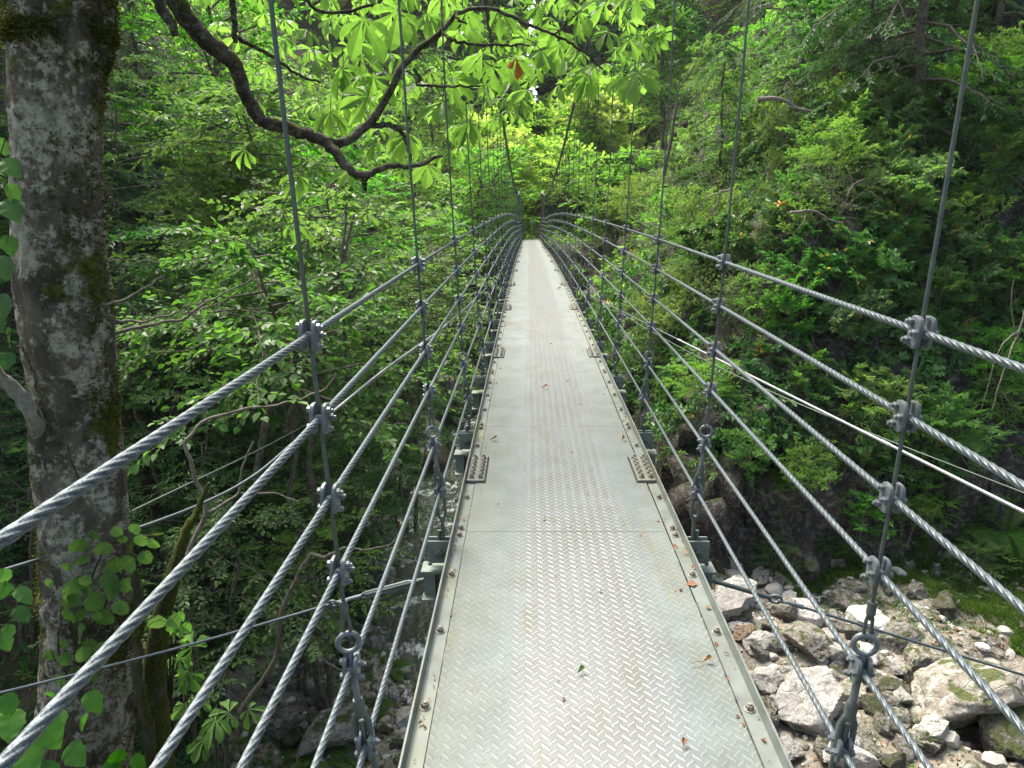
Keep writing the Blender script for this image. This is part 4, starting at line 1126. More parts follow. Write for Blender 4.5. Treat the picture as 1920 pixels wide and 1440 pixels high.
NEAR = [
 (-4.6, 8.6, 'sap0', .95, 'leafy sapling nearest the right side of the big trunk'),
 (-5.6, 10.4, 'sap2', 1.05, 'fine-leaved sapling right of the trunk behind the bare twigs'),
 (-4.0, 10.6, 'sap1', .85, 'bright maple sapling behind the first left hanger'),
 (-4.9, 12.6, 'sap0', 1.0, 'spreading sapling behind the top left cable'),
 (-3.7, 13.4, 'sap2', .9, 'fine-leaved sapling between the first and second left hangers'),
 (-6.8, 12.0, 'sap0', 1.1, 'sapling with layered sprays in the left shade'),
 (-8.0, 9.6, 'sap2', 1.1, 'tall sapling close behind the big trunk'),
 (-4.3, 15.8, 'sap1', 1.05, 'bright sapling behind the second left hanger'),
 (-6.0, 15.4, 'sap0', 1.1, 'sapling standing under the middle of the mossy limb'),
 (-3.6, 17.6, 'sap0', .95, 'sapling overhanging the stream left of the deck'),
 (-5.2, 19.2, 'sap1', 1.15, 'bright sapling on the left bank beside the third left hanger'),
 (-3.8, 22.0, 'sap1', 1.15, 'bright sapling over the stream beside the fourth left hanger'),
 (-8.4, 14.2, 'sap2', 1.2, 'sapling on the left slope under the start of the limb'),
 (-7.4, 18.2, 'sap1', 1.25, 'bright sapling high on the left slope under the limb fork'),
 (-3.4, 27.0, 'sap1', 1.2, 'bright sapling on the left bank far along the rail cables'),
 (-3.5, 10.2, 'linden0', 1.0, 'big-leaved bright tree right behind the limb fork, nearest the left cables'),
 (-4.6, 13.4, 'linden1', 1.05, 'big-leaved bright tree behind the mossy limb, second from the cables'),
 (-3.3, 17.5, 'linden0', 1.0, 'big-leaved tree beyond the limb fork beside the fourth left hanger'),
 (-6.8, 16.5, 'linden1', 1.15, 'big-leaved tree higher on the left slope behind the limb'),
 (-10.5, 11.2, 'sap0', 1.2, 'sapling in the shade left of the limb start'),
]
for (x, y, pn, s, lab) in NEAR:
    place(PROTO[pn], (x, y, ground(x, y) - .1), s, pr_.uniform(0, 6.28), lab, 'sapling', LS)
FERNS = [(610, 1425, 'fern0', .9, 'fern at the bottom edge left of the deck'), (560, 1405, 'fern1', .8, 'fern beside the dark grey boulder, lower left'), (690, 1330, 'fern1', .7, 'fern among stones left of the deck lip'),
 (735, 1255, 'fern0', .7, 'small fern by the grey mossy boulder'), (1870, 1000, 'fern1', 2.0, 'large pale fern at the right edge over the grassy bank'), (1900, 960, 'fern0', 1.8, 'large bright fern hanging at the right edge')]
for (px, py, pn, s, lab) in FERNS:
    h = hit(px, py); place(PROTO[pn], h[0], s, pr_.uniform(0, 6), lab, 'fern', 'ferns')

# uncountable low growth on the slopes
def sprig(seed, n, tm, L, spread=.5, droop=.3):
    r = np.random.default_rng(seed); mb = MB(); a = (np.arange(n) + .5) / n
    az = r.uniform(0, 6.28); el = r.uniform(.3, 1.1)
    d = np.array([cos(az) * cos(el), sin(az) * cos(el), sin(el)])
    P = d * (a[:, None] * .8) * spread - np.array([0, 0, 1]) * droop * spread * a[:, None] ** 2
    sd = np.cross(d, [0, 0, 1.]); D = d * .6 + sd * np.where(np.arange(n) % 2, 1, -1)[:, None] + rv(r, n, .3) - [0, 0, .2]
    put_leaves(mb, tm, P, D, rv(r, n, .4) + [0, 0, 1.], L * r.uniform(.7, 1.2, n), None, r.random(n), r)
    V = np.concatenate(mb.v); tri = [f for f, *_ in mb.f]
    fs = {}
    for f in tri: fs.setdefault(f.shape[1], []).append(f)
    return V, [np.concatenate(v) for v in fs.values()]
def cover(label, m_, mask, n, tmk, L, nl, scale=(.7, 1.4), seed=1, lift=.0, name='undergrowth', cat='undergrowth', thin=.0):
    r = np.random.default_rng(seed)
    p, nn_ = on_faces(mask & seen, n, r)
    if thin: 
        k = fbm(p * .55 + seed, 3, seed) > thin - .5; p, nn_ = p[k], nn_[k]
    near_bridge = (np.abs(p[:, 0]) < 1.1) & (p[:, 2] > -2.2) & (p[:, 1] < 43)
    p, nn_ = p[~near_bridge], nn_[~near_bridge]; n = len(p)
    up = nrm(nn_ * .8 + [0, 0, .7]); R0 = zrot(n, r, .35)
    xa = nrm(np.cross(np.broadcast_to([.3, 1., .2], up.shape), up)); ya = np.cross(up, xa); B = np.stack([xa, ya, up], -1)
    R = B @ R0
    t = np.clip(r.random(n) * .9, 0, .93)
    t = np.where(r.random(n) < .015, .98, t)
    return scatter_mesh(name, [sprig(seed * 31 + k, nl, tmk, L) for k in range(8)], p + nn_ * lift, r.uniform(*scale, n), R, m_, label, cat, t)
left = (fc[:, 0] < 0) & ~isbed; right = (fc[:, 0] > 0) & ~isbed & (fc[:, 1] > 9)
nr = fc[:, 1] < 34
above = fc[:, 2] > BED + 2.0
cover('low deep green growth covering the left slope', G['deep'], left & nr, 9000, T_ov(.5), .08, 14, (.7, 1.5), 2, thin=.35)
cover('mid green leafy growth covering the left slope', G['mid'], left & nr, 8000, T_ov(.52), .075, 14, (.7, 1.4), 3, thin=.45)
cover('glossy leafy growth covering the right slope', G['glossy'], right & nr & above, 5200, T_ov(.52), .105, 16, (1.0, 2.2), 4, thin=.42, lift=.12)
cover('olive twiggy growth covering the right slope', G['olive'], right & nr & above, 6000, T_ov(.45), .065, 20, (1., 2.2), 5, thin=.38, lift=.12)
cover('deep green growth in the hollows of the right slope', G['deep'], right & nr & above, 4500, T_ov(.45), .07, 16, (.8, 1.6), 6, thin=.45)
cover('growth tufts on the rock at the foot of the right slope', G['bright'], right & nr & ~above, 900, T_ov(.5), .05, 14, (.6, 1.2), 7, thin=.55)
cover('leafy growth on the far banks', G['bright'], ~isbed & (fc[:, 1] > 29) & (fc[:, 1] < 70) & (np.abs(fc[:, 0]) < 25), 7000, T_rh(.55), .13, 14, (1., 2.2), 8)
# grass and moss on the right bank and between the stones
def grass_tuft(seed, n=16, h=.16):
    r = np.random.default_rng(seed); V = []; Fc = []
    for k in range(n):
        a = r.uniform(0, 6.28); b = r.uniform(0, .06); x, y = b * cos(a), b * sin(a); l = h * r.uniform(.5, 1.1); w = .006
        dx, dy = cos(a) * l * r.uniform(.2, .8), sin(a) * l * r.uniform(.2, .8); q = r.uniform(0, 6.28)
        i0 = len(V); V += [(x - w * cos(q), y - w * sin(q), -.01), (x + w * cos(q), y + w * sin(q), -.01), (x + dx * .4 + w * .8 * cos(q), y + dy * .4 + w * .8 * sin(q), l * .65), (x + dx * .4 - w * .8 * cos(q), y + dy * .4 - w * .8 * sin(q), l * .65), (x + dx, y + dy, l * .95), (x + dx, y + dy, l * .94)]
        Fc += [[i0, i0 + 1, i0 + 2, i0 + 3], [i0 + 3, i0 + 2, i0 + 4, i0 + 5]]
    return np.array(V), [np.array(Fc)]
def grass(label, mask, n, seed, thin, sc=(.6, 1.3)):
    r = np.random.default_rng(seed); p, nn_ = on_faces(mask & seen, n, r); k = fbm(p * .8 + seed, 3, seed) > thin; p = p[k]
    return scatter_mesh('grass', [grass_tuft(k) for k in range(6)], p, r.uniform(*sc, len(p)), zrot(len(p), r, .2), G['grass'], label, 'grass')
bank = (fc[:, 0] > 5.5) & (fst < 1.3) & (fc[:, 1] > 9.5) & (fc[:, 1] < 20) & (fc[:, 2] < BED + 3)
grass('short grass on the bank between the river stones and the right cliff', bank & (fc[:, 1] + .45 * fc[:, 0] > 16.2), 7000, 41, -.05, (.4, 1.1))
grass('sparse grass between the river stones', isbed & (fc[:, 1] < 22), 4500, 42, .28, (.4, .9))
grass('grass and moss on the left scree', (fc[:, 0] < -1.2) & (fc[:, 2] < BED + 1.6) & (fc[:, 1] < 20), 5000, 43, .1, (.4, 1.))
cover('small leafy plants on the bank between river stones and right cliff', G['mid'], bank & (fc[:, 1] + .45 * fc[:, 0] > 16.0), 700, T_ov(.55), .05, 14, (.5, 1.3), 51, thin=.4)
cover('small leafy plants on the left scree', G['mid'], (fc[:, 0] < -1.3) & (fc[:, 2] < BED + 2.2) & (fc[:, 1] < 20) & (fc[:, 1] > 7), 900, T_ov(.55), .055, 14, (.5, 1.4), 52, thin=.45)
cover('low fresh plants between the river stones', G['fresh'], isbed & (fc[:, 0] > 1.5) & (fc[:, 1] < 18), 420, T_ov(.55), .05, 12, (.5, 1.2), 53, thin=.45)
# fallen leaf litter
r = np.random.default_rng(9)
lp, ln_ = on_faces(seen & (fc[:, 1] < 18) & (fst < 1.1), 4200, r)
scatter_mesh('leaf_litter', [T_ov(.5, .15, .25), T_ov(.4, .2, .1)], lp + ln_ * .02, r.uniform(.05, .11, len(lp)), zrot(len(lp), r, .5), G['dead'], 'brown fallen leaves lying over the banks', 'leaf litter')

# far wooded hill
r = np.random.default_rng(12)
fm = (fc[:, 1] > 70) & (np.abs(fc[:, 0]) < 60) & seen
for (lab, m_, n_, sd_, th) in (('bright far-off wood on the hill beyond the bridge', G['far'], 9000, 15, -.1), ('bluish far-off conifer wood on the hill beyond the bridge', G['farblue'], 9000, 16, -.1)):
    p, q_ = on_faces(fm, n_, r); k = fbm(p * .06 + (0 if sd_ == 15 else 50), 2, 15) * (1 if sd_ == 15 else 1) > th; p = p[k]
    p = p + np.column_stack([np.zeros(len(p)), np.zeros(len(p)), r.random(len(p)) ** .7 * (5 + 5 * (fbm(p * .12, 2, 18) > 0))])
    scatter_mesh('far_wood', [sprig(900 + k, 16, T_rh(.6), .55, 1.6) for k in range(6)], p, r.uniform(.7, 1.5, len(p)), zrot(len(p), r, .4), m_, lab, 'wood')

# bare stems, dead branches
def bare(name, label, cat, lines, m_=None, Yd=None, group=None):
    """lines: list of (control points [(px, py, depth Y)], radius0, radius1); the first is the main branch, the others are its twigs"""
    root = None
    for k, (pts, r0, r1) in enumerate(lines):
        C_ = np.array([atY(*q) for q in pts]); T_ = np.linspace(0, len(C_) - 1, 6 * (len(C_) - 1) + 1); P = np.column_stack([np.interp(T_, np.arange(len(C_)), C_[:, q]) for q in range(3)]); P[1:-1] += RNG.normal(0, .006 + r0 * .12, (len(P) - 2, 3)); P[1:-1] = .5 * P[1:-1] + .25 * (P[:-2] + P[2:]); mb = MB()
        tube(mb, P, np.linspace(r0, r1, len(P)), 7, 0)
        if root is None:
            root = mb.build(name, m_ or M['twig']); tag(root, label, cat, group)
        else: mb.build('twig', m_ or M['twig'], root)
bare('dead_branch', 'forked dead branch bending up from the lower left stones', 'branch', [
 ([(450, 1335, 7.2), (520, 1235, 7.1), (527, 1150, 7.), (560, 1075, 7.), (583, 1038, 7.)], .032, .022),
 ([(583, 1038, 7.), (610, 1046, 7.), (640, 1030, 6.9), (655, 1026, 6.9)], .022, .015),
 ([(523, 1225, 7.1), (560, 1200, 7.0), (580, 1180, 7.0)], .016, .008),
 ([(583, 1210, 7.), (610, 1240, 7.), (640, 1256, 7.0)], .016, .008),
 ([(655, 1026, 6.9), (690, 1032, 6.8), (735, 1020, 6.8), (760, 980, 6.8)], .012, .004)])
bare('dead_branch', 'thin dead branch with a sharp bend beside the forked one', 'branch', [
 ([(235, 1330, 5.6), (330, 1090, 5.8), (390, 960, 6.), (365, 890, 6.), (345, 830, 6.), (378, 792, 6.1), (470, 762, 6.3), (500, 764, 6.5), (560, 750, 6.6), (610, 730, 6.7), (630, 700, 6.7)], .024, .006),
 ([(390, 960, 6.), (450, 925, 6.1), (452, 880, 6.1), (475, 828, 6.1)], .015, .008),
 ([(450, 925, 6.1), (520, 925, 6.2), (560, 940, 6.2)], .011, .005)], M['twig'])
bare('dead_branch', 'bare forked twigs reaching right from the big trunk', 'branch', [
 ([(212, 626, 3.7), (270, 610, 3.8), (345, 600, 3.9), (362, 582, 3.9), (400, 560, 4.), (470, 525, 4.1), (488, 502, 4.1)], .011, .003),
 ([(215, 600, 3.7), (280, 602, 3.8), (330, 585, 3.8), (360, 570, 3.8)], .008, .003),
 ([(350, 577, 3.9), (370, 600, 3.9), (400, 614, 3.9)], .006, .003),
 ([(190, 570, 3.55), (240, 560, 3.7), (280, 535, 3.75), (305, 518, 3.8)], .008, .003)])
bare('dead_branch', 'pale bare bough with broken twigs on the upper right slope', 'branch', [
 ([(1420, 186, 16), (1452, 184, 16), (1475, 190, 16), (1490, 202, 16), (1520, 210, 16.2)], .05, .025), ([(1486, 200, 16), (1480, 180, 16), (1470, 168, 16), (1480, 152, 16)], .03, .01), ([(1490, 202, 16), (1470, 200, 15.8)], .02, .01)])
bare('dead_branch', 'grey bare branch hooking over the middle of the right slope', 'branch', [
 ([(1480, 400, 15), (1510, 395, 15), (1535, 398, 15), (1555, 412, 15), (1580, 418, 15)], .035, .012), ([(1515, 396, 15), (1505, 420, 15), (1495, 430, 15)], .02, .008), ([(1590, 365, 15), (1600, 345, 15), (1620, 335, 15)], .02, .008)])
bare('dead_branch', 'curled grey twigs hanging above the second right hanger', 'branch', [
 ([(1370, 355, 14.5), (1350, 360, 14.5), (1345, 385, 14.5), (1330, 395, 14.5), (1338, 405, 14.5)], .025, .008), ([(1350, 362, 14.5), (1325, 370, 14.5), (1315, 390, 14.5)], .018, .006)])
bare('dead_branch', 'pale twigs drooping at the right edge between the two upper cables', 'branch', [
 ([(1925, 575, 8.5), (1912, 620, 8.5), (1890, 670, 8.4), (1868, 740, 8.4), (1860, 770, 8.4)], .014, .005), ([(1912, 620, 8.5), (1880, 640, 8.4), (1862, 690, 8.3), (1840, 770, 8.3)], .009, .003), ([(1905, 640, 8.5), (1895, 560, 8.5), (1900, 520, 8.5)], .008, .003), ([(1880, 735, 8.4), (1895, 760, 8.4)], .006, .003)])
for k, (pts, r0, lab) in enumerate([
 ([(480, 900, 9.5), (500, 760, 9.6), (530, 690, 9.7), (560, 560, 9.8), (580, 430, 10)], .05, 'slender pale stem leaning right behind the first left hanger'),
 ([(535, 810, 10.4), (560, 720, 10.5), (590, 640, 10.6), (640, 500, 10.8), (665, 400, 11)], .05, 'slender stem just right of the pale leaning one'),
 ([(550, 800, 10.8), (585, 700, 10.8), (640, 590, 11), (690, 480, 11.2)], .045, 'slender mossy stem, rightmost of the three leaning ones'),
 ([(650, 720, 10.), (645, 600, 10.), (640, 480, 10.1), (650, 380, 10.2)], .03, 'thin upright dark stem left of the second left hanger'),
 ([(1245, 330, 22), (1262, 240, 22), (1270, 170, 22)], .06, 'dark stem rising left of the fourth right hanger')]):
    bare('slender_stem', lab, 'stem', [(pts, r0, r0 * .45), ([pts[2], (pts[2][0] + 40, pts[2][1] - 60, pts[2][2]), (pts[2][0] + 60, pts[2][1] - 130, pts[2][2])], r0 * .4, r0 * .15)], M['bark'], group='slender stems')

# ------------------------------------------------------------------ the big tree at left
AX = [(103, -300), (112, -120), (115, 0), (112, 75), (108, 130), (108, 300), (115, 480), (127, 600), (138, 720), (145, 800), (155, 960), (163, 1100), (165, 1200), (160, 1440), (165, 1700)]
RW = [90, 92, 90, 92, 84, 80, 83, 87, 78, 80, 81, 79, 81, 84, 120]
tree = empty('chestnut_tree', atY(165, 1700, 3.6), 'big horse chestnut with mossy lichen-spotted trunk and a limb reaching over the left cables', 'tree')
C0 = np.array(tree.location)
pts = [atY(px, py, 3.6) for px, py in AX]
P = curve(pts, 300); rad = np.interp(np.linspace(0, 1, len(P)), np.linspace(0, 1, len(RW)), [w / F * project(q)[2] / 1.07 for w, q in zip(RW, pts)])
def wob(P_, a):
    Z = P_[:, 2][:, None]; A = a[None]
    q = np.stack([np.cos(A) * 1.4 + 0 * Z, np.sin(A) * 1.4 + 0 * Z, Z * 1.5 + 0 * A], -1)
    return 1 + .06 * fbm(q, 3, 4) + .045 * fbm(q * 4, 3, 8) + .022 * fbm(q * 13, 2, 18) + .11 * np.exp(-((Z - pts[3][2]) / .045) ** 2) * (1 + .4 * vnoise(q * 2, 3)) + .05 * np.exp(-((Z - pts[7][2]) / .12) ** 2)
mb = MB(); tube(mb, P - C0, rad, 72, 0, wob=wob)
trunk = mb.build('trunk', M['bark_big'], tree)
tv = np.array([v.co[:] for v in trunk.data.vertices]); tnn = np.array([v.normal[:] for v in trunk.data.vertices]); r = np.random.default_rng(31)
zc = pts[3][2] - C0[2]
wgt = np.clip(tnn[:, 0] * 1.1 + fbm(tv * 3, 3, 5) * .9 - .45, 0, 1) + 3.0 * np.exp(-((tv[:, 2] - zc - .02) / .035) ** 2) * (fbm(tv * 6, 2, 8) > -.35) + np.clip(fbm(tv * 2.2 + 9, 3, 2) - .42, 0, 1) * .9 + (tv[:, 2] > zc) * np.clip(fbm(tv * 4, 3, 6) + .1, 0, 1) * .5
wgt *= (tnn[:, 1] < .4)
k = r.choice(len(tv), 15000, p=wgt / wgt.sum()); mb = MB()
put_leaves(mb, T_rh(.5, .1), tv[k] + rv(r, len(k), .008), tnn[k] * 1. + rv(r, len(k), .5) + [0, 0, -.25], rv(r, len(k), 1.), r.uniform(.008, .024, len(k)), None, np.clip(r.random(len(k)) * .9, 0, .93), r)
G['moss'] = leaf_mat('moss', (.022, .028, .005), (.085, .088, .014), None, .15, 1.5, .9, .1)
mb.build('moss', G['moss'], tree)
# broken pale stub
mb = MB(); S = curve([atY(-60, 640, 3.2), atY(0, 705, 3.25), atY(30, 735, 3.3), atY(62, 778, 3.35), atY(84, 840, 3.50), atY(100, 930, 3.66)], 24, .003) - C0
tube(mb, S, np.interp(np.linspace(0, 1, len(S)), [0, .3, .75, 1], [.028, .033, .040, .035]), 14); mb.build('branch_stub', M['birch'], tree)
# mossy second stem and root at its foot
mb = MB(); S = curve([atY(392, 905, 4.15), atY(372, 955, 4.1), atY(345, 1010, 4.0), atY(325, 1080, 3.95), atY(300, 1180, 3.9), atY(290, 1300, 3.85), atY(300, 1440, 3.8), atY(310, 1640, 3.7)], 30, .004) - C0
tube(mb, S, np.interp(np.linspace(0, 1, len(S)), [0, .3, 1], [.010, .032, .10]), 18, wob=lambda P_, a: 1 + .18 * fbm(np.stack([np.cos(a)[None] + 0 * P_[:, :1], np.sin(a)[None] + 0 * P_[:, :1], P_[:, 2:3] * 5 + 0 * a[None]], -1) * 1.5, 3, 6)); mb.build('mossy_stem', M['bark_moss'], tree)
mb = MB(); S = curve([atY(240, 1010, 3.35), atY(250, 1060, 3.3), atY(262, 1130, 3.3), atY(255, 1240, 3.3), atY(275, 1340, 3.3), atY(290, 1500, 3.3)], 30, .006) - C0
tube(mb, S, np.linspace(.016, .035, len(S)), 8); mb.build('root', M['bark_moss'], tree)
# limb
LIMB = [(240, -160, 3.7), (310, -40, 3.8), (350, 38, 3.85), (400, 88, 3.9), (440, 122, 3.95), (462, 180, 4.0), (492, 226, 4.05), (545, 240, 4.1), (600, 262, 4.15), (640, 268, 4.2), (695, 228, 4.3), (732, 170, 4.35), (765, 112, 4.4), (830, 55, 4.5), (865, 22, 4.55), (925, 18, 4.6), (985, 45, 4.6), (1040, 66, 4.65), (1085, 90, 4.7), (1130, 130, 4.75)]
LR = [18, 18, 18, 17, 15, 14, 13, 13, 12, 10, 9, 8, 7, 6, 4.5, 4, 3.5, 3, 2.5, 2]
Lp = curve([atY(*q) for q in LIMB], 150, .003) - C0
lr = np.interp(np.linspace(0, 1, len(Lp)), np.linspace(0, 1, len(LR)), [w / F * 3.5 for w in LR])
mb = MB(); tube(mb, Lp, lr, 14, wob=lambda P_, a: 1 + .16 * fbm(np.stack([np.cos(a)[None] + P_[:, :1] * 9, np.sin(a)[None] + P_[:, 1:2] * 9, P_[:, 2:3] * 9 + 0 * a[None]], -1), 3, 6))
limb = mb.build('limb', M['bark_limb'], tree)
BR = [([(615, 268, 4.15), (640, 300, 4.1), (668, 325, 4.1), (695, 325, 4.1), (730, 312, 4.1), (772, 312, 4.1), (830, 292, 4.1)], 9, 2.5),
      ([(690, 325, 4.1), (684, 340, 4.1), (685, 356, 4.1)], 5, 3),
      ([(695, 235, 4.3), (740, 235, 4.3), (760, 262, 4.3), (772, 300, 4.3)], 5, 2),
      ([(826, 60, 4.5), (850, 75, 4.4), (878, 82, 4.4), (950, 84, 4.4), (995, 86, 4.4)], 3.5, 1.5),
      ([(775, 130, 4.4), (788, 145, 4.4), (785, 160, 4.4), (850, 162, 4.3), (900, 162, 4.3)], 3, 1.5),
      ([(855, 20, 4.5), (858, 35, 4.4), (875, 45, 4.4)], 2.5, 1.5),
      ([(280, -60, 3.6), (300, 10, 3.6), (318, 38, 3.6), (330, 66, 3.6)], 9, 5),
      ([(430, -60, 4.2), (438, 30, 4.2), (442, 80, 4.2)], 6, 4),
      ([(545, -40, 5.0), (600, 20, 5.0), (700, 10, 5.0), (760, -30, 5.0)], 4, 2),
      ([(440, 68, 4.4), (500, 100, 4.6), (560, 140, 4.8), (600, 155, 4.9)], 4, 2),
      ([(1040, 66, 4.65), (1060, 45, 4.6), (1090, 20, 4.6)], 2, 1.2)]
for pp, a, b in BR:
    S = curve([atY(*q) for q in pp], 24, .004) - C0; mb = MB(); tube(mb, S, np.linspace(a, b, len(S)) / F * 4.6, 8); mb.build('branch', M['bark_limb'], tree)

def palmate(mb, sb, p, dirp, face, L, r, n=None):
    """compound leaf: leaflets fanning out from the end of a leaf stalk"""
    n = n or int(r.choice([5, 5, 6, 7])); face = nrm(face); d = nrm(dirp - face * (dirp @ face)); s = np.cross(d, face)
    ang = np.linspace(-1, 1, n) * radians(112 if n < 7 else 128)
    D = np.cos(ang)[:, None] * d + np.sin(ang)[:, None] * s - face * r.uniform(.1, .4) + rv(r, n, .06) - [0, 0, .15]
    ln = L * (.58 + .42 * np.cos(ang * .72)) * r.uniform(.88, 1.1, n)
    put_leaves(mb, LT[r.integers(3)], np.repeat(p[None], n, 0), D, face + rv(r, n, .16), ln, ln * r.uniform(.9, 1.15, n), np.clip(r.random() * .7 + r.random(n) * .25, 0, .93), r)
    q = p - nrm(dirp) * L * .55 + np.array([0, 0, L * .16])
    tube(sb, curve([q, (p + q) / 2 + [0, 0, .012], p], 5), .0028, 4, cap=False)
LT = [T_leaflet(droop=d, fold=f, w=w, wave=.008) for d, f, w in ((.30, .12, .40), (.45, .15, .38), (.2, .09, .42))]
lb, sb = MB(), MB(); r = np.random.default_rng(77)
def inpoly(poly, n):
    poly = np.array(poly, float); o = []
    while len(o) < n:
        p = r.uniform(poly.min(0), poly.max(0)); ins = False; j = len(poly) - 1
        for i in range(len(poly)):
            if (poly[i, 1] > p[1]) != (poly[j, 1] > p[1]) and p[0] < (poly[j, 0] - poly[i, 0]) * (p[1] - poly[i, 1]) / (poly[j, 1] - poly[i, 1]) + poly[i, 0]: ins = not ins
            j = i
        if ins and all(math.hypot(p[0] - q[0], p[1] - q[1]) > 22 for q in o[-40:]): o.append(p)
    return o
spec = [(a, b, y, L) for a, b, y, L in ((1180, 75, 4.3, .21), (1195, 135, 4.2, .24), (1105, 140, 4.3, .2), (1140, 60, 4.4, .17), (1015, 95, 4.3, .22), (1050, 55, 4.5, .19), (960, 110, 4.3, .2), (1085, 25, 4.5, .19), (905, 100, 4.2, .22), (830, 190, 4.1, .24), (850, 150, 4.2, .21), (745, 160, 4.1, .24), (700, 145, 4.0, .26), (690, 180, 4.1, .26), (765, 250, 4.1, .22), (880, 230, 4.2, .2), (860, 60, 4.3, .2), (800, 25, 4.4, .25), (745, 20, 4.2, .27), (680, 35, 3.9, .28), (935, 20, 4.5, .2), (1010, 10, 4.5, .18), (640, 130, 4.4, .22), (590, 110, 4.4, .2), (620, 210, 4.3, .2), (655, 320, 4.0, .18), (560, 330, 4.4, .18), (460, 280, 4.3, .18), (545, 420, 4.5, .2), (690, 400, 4.4, .17), (480, 190, 4.6, .18), (830, 390, 4.5, .16), (730, 100, 4.5, .2), (660, 80, 4.6, .22))]
for (px, py, Y, L) in spec:
    p = atY(px, py, Y + .45) - C0; tocam = nrm(CAM - C0 - p)
    L *= .82
    palmate(lb, sb, p, np.array([r.normal(0, .6), r.normal(0, .3), -.55]), tocam * r.uniform(.35, .8) * np.array([1, 1, .3]) * r.choice([1, 1, -.6]) + np.array([0, 0, .8]) + rv(r, 1, .25)[0], L, r)
for px, py in inpoly([(430, -60), (1200, -80), (1240, 150), (1000, 170), (900, 260), (800, 330), (640, 200), (560, 60)], 110):
    p = atY(px, py, r.uniform(4.9, 6.6)) - C0; tocam = nrm(CAM - C0 - p)
    palmate(lb, sb, p, np.array([r.normal(0, .6), r.normal(0, .4), -.5]), tocam * r.uniform(.2, .7) * r.choice([1, -1]) + np.array([0, 0, .9]) + rv(r, 1, .3)[0], r.uniform(.11, .20), r)
for px, py in inpoly([(300, -60), (1250, -80), (1230, 190), (1000, 150), (900, 260), (760, 330), (560, 200), (420, 130)], 170):
    p = atY(px, py, r.uniform(5.8, 8.5)) - C0; tocam = nrm(CAM - C0 - p)
    palmate(lb, sb, p, np.array([r.normal(0, .7), r.normal(0, .4), -.4]), tocam * r.uniform(.1, .6) * r.choice([1, -1]) + np.array([0, 0, .9]) + rv(r, 1, .35)[0], r.uniform(.10, .19), r)
# rest of the crown, overhead and out of the picture
k = 0
while k < 900:
    q = np.array([r.uniform(-6.5, 3.2), r.uniform(-6, 5.5), r.uniform(3.6, 7.0)])
    if ((q[0] + 1.8) / 5.0) ** 2 + ((q[1] + .3) / 5.8) ** 2 > 1: continue
    X_, Y_, D_ = project(q)
    if D_ > .3 and -60 < X_ < 1980 and Y_ > -90: continue
    if fbm(q[None] * .5, 2, 3)[0] < -.12: continue
    palmate(lb, sb, q - C0, np.array([r.normal(0, .7), r.normal(0, .7), -.3]), np.array([r.normal(0, .3), r.normal(0, .3), 1.]), r.uniform(.18, .27), r, 5); k += 1
crown = lb.build('crown', G['chestnut'], tree); sb.build('leaf_stalks', M['bark_limb'], tree)
# one withered leaf hanging in the crown
mb = MB(); p = atY(968, 108, 4.2) - C0; put_leaves(mb, T_leaflet(w=.5, fold=.35, droop=.3), np.array([p, p]), np.array([[.1, 0, -1.], [-.5, .1, -.6]]), np.array([[.3, -1, .2], [.5, -1, .2]]), np.array([.11, .07]), None, np.array([.2, .6]))
mb.build('withered_leaf', G['dead'], tree)

# ------------------------------------------------------------------ climber on the trunk and plants at the left
T_ROUND = T_leaflet((.1, .66, .92, .99, .93, .98, .78, .55, .03), (0, .08, .22, .34, .46, .56, .72, .87, 1.), .92, .34, .16, .03)
T_BIG = T_leaflet((.08, .6, .95, .9, 1.0, .62, .45, .03), (0, .08, .25, .42, .55, .74, .86, 1.), .85, .25, .08, .02)
vine = empty('climbing_vine', atY(150, 1290, 3.32), 'climber with rounded toothed leaves hugging the lower trunk of the big tree', 'climber')
V0 = np.array(vine.location); lb, sb = MB(), MB(); r = np.random.default_rng(21)
VL = [(210, 985), (195, 1015), (235, 1000), (265, 1000), (285, 1012), (250, 1045), (215, 1045), (125, 1055), (157, 1048), (103, 1088), (130, 1090), (165, 1098), (155, 1076), (190, 1075), (204, 1090), (232, 1080), (118, 1118), (145, 1120), (173, 1112), (220, 1125), (145, 1142), (178, 1145), (190, 1140), (128, 1135), (160, 1180), (175, 1195), (124, 1195), (190, 1200), (148, 1215), (182, 1222), (80, 1225), (115, 1225), (118, 1262), (142, 1245), (165, 1250), (150, 1270), (95, 1215), (128, 1280), (255, 985), (175, 990), (270, 1030), (155, 1010), (145, 1080), (315, 1155), (330, 1165), (340, 1180), (300, 1150)]
for px, py in VL:
    p = atY(px + r.normal(0, 3), py + r.normal(0, 3), 3.24 + r.uniform(-.06, .06)) - V0
    put_leaves(lb, T_ROUND, p[None], np.array([[r.normal(0, .45), -.1, -.8]]), np.array([[.35, -.8, .55]]) + rv(r, 1, .42), r.uniform(.055, .11), None, np.array([r.uniform(0, .93)]), r)
for q in VL:
    p = atY(q[0], q[1], 3.25) - V0; e = atY(q[0] + (150 - q[0]) * .3 + r.normal(0, 6), q[1] + 26, 3.3) - V0
    tube(sb, [p, (p + e) / 2 + [0, -.015, .01], e], .0018, 4, cap=False)
for a in ([(150, 1300), (140, 1200), (165, 1110), (205, 1020), (290, 1005)], [(140, 1290), (110, 1220), (120, 1100)], [(160, 1250), (190, 1150), (240, 1060)], [(70, 770), (120, 830), (140, 880), (160, 920)], [(80, 760), (60, 690), (40, 650)]):
    tube(sb, curve([atY(x, y, 3.30) - V0 for x, y in a], 20, .004), .005, 5)
sb.build('stem', M['bark_limb'], vine); lb.build('leaves', G['vine'], vine)

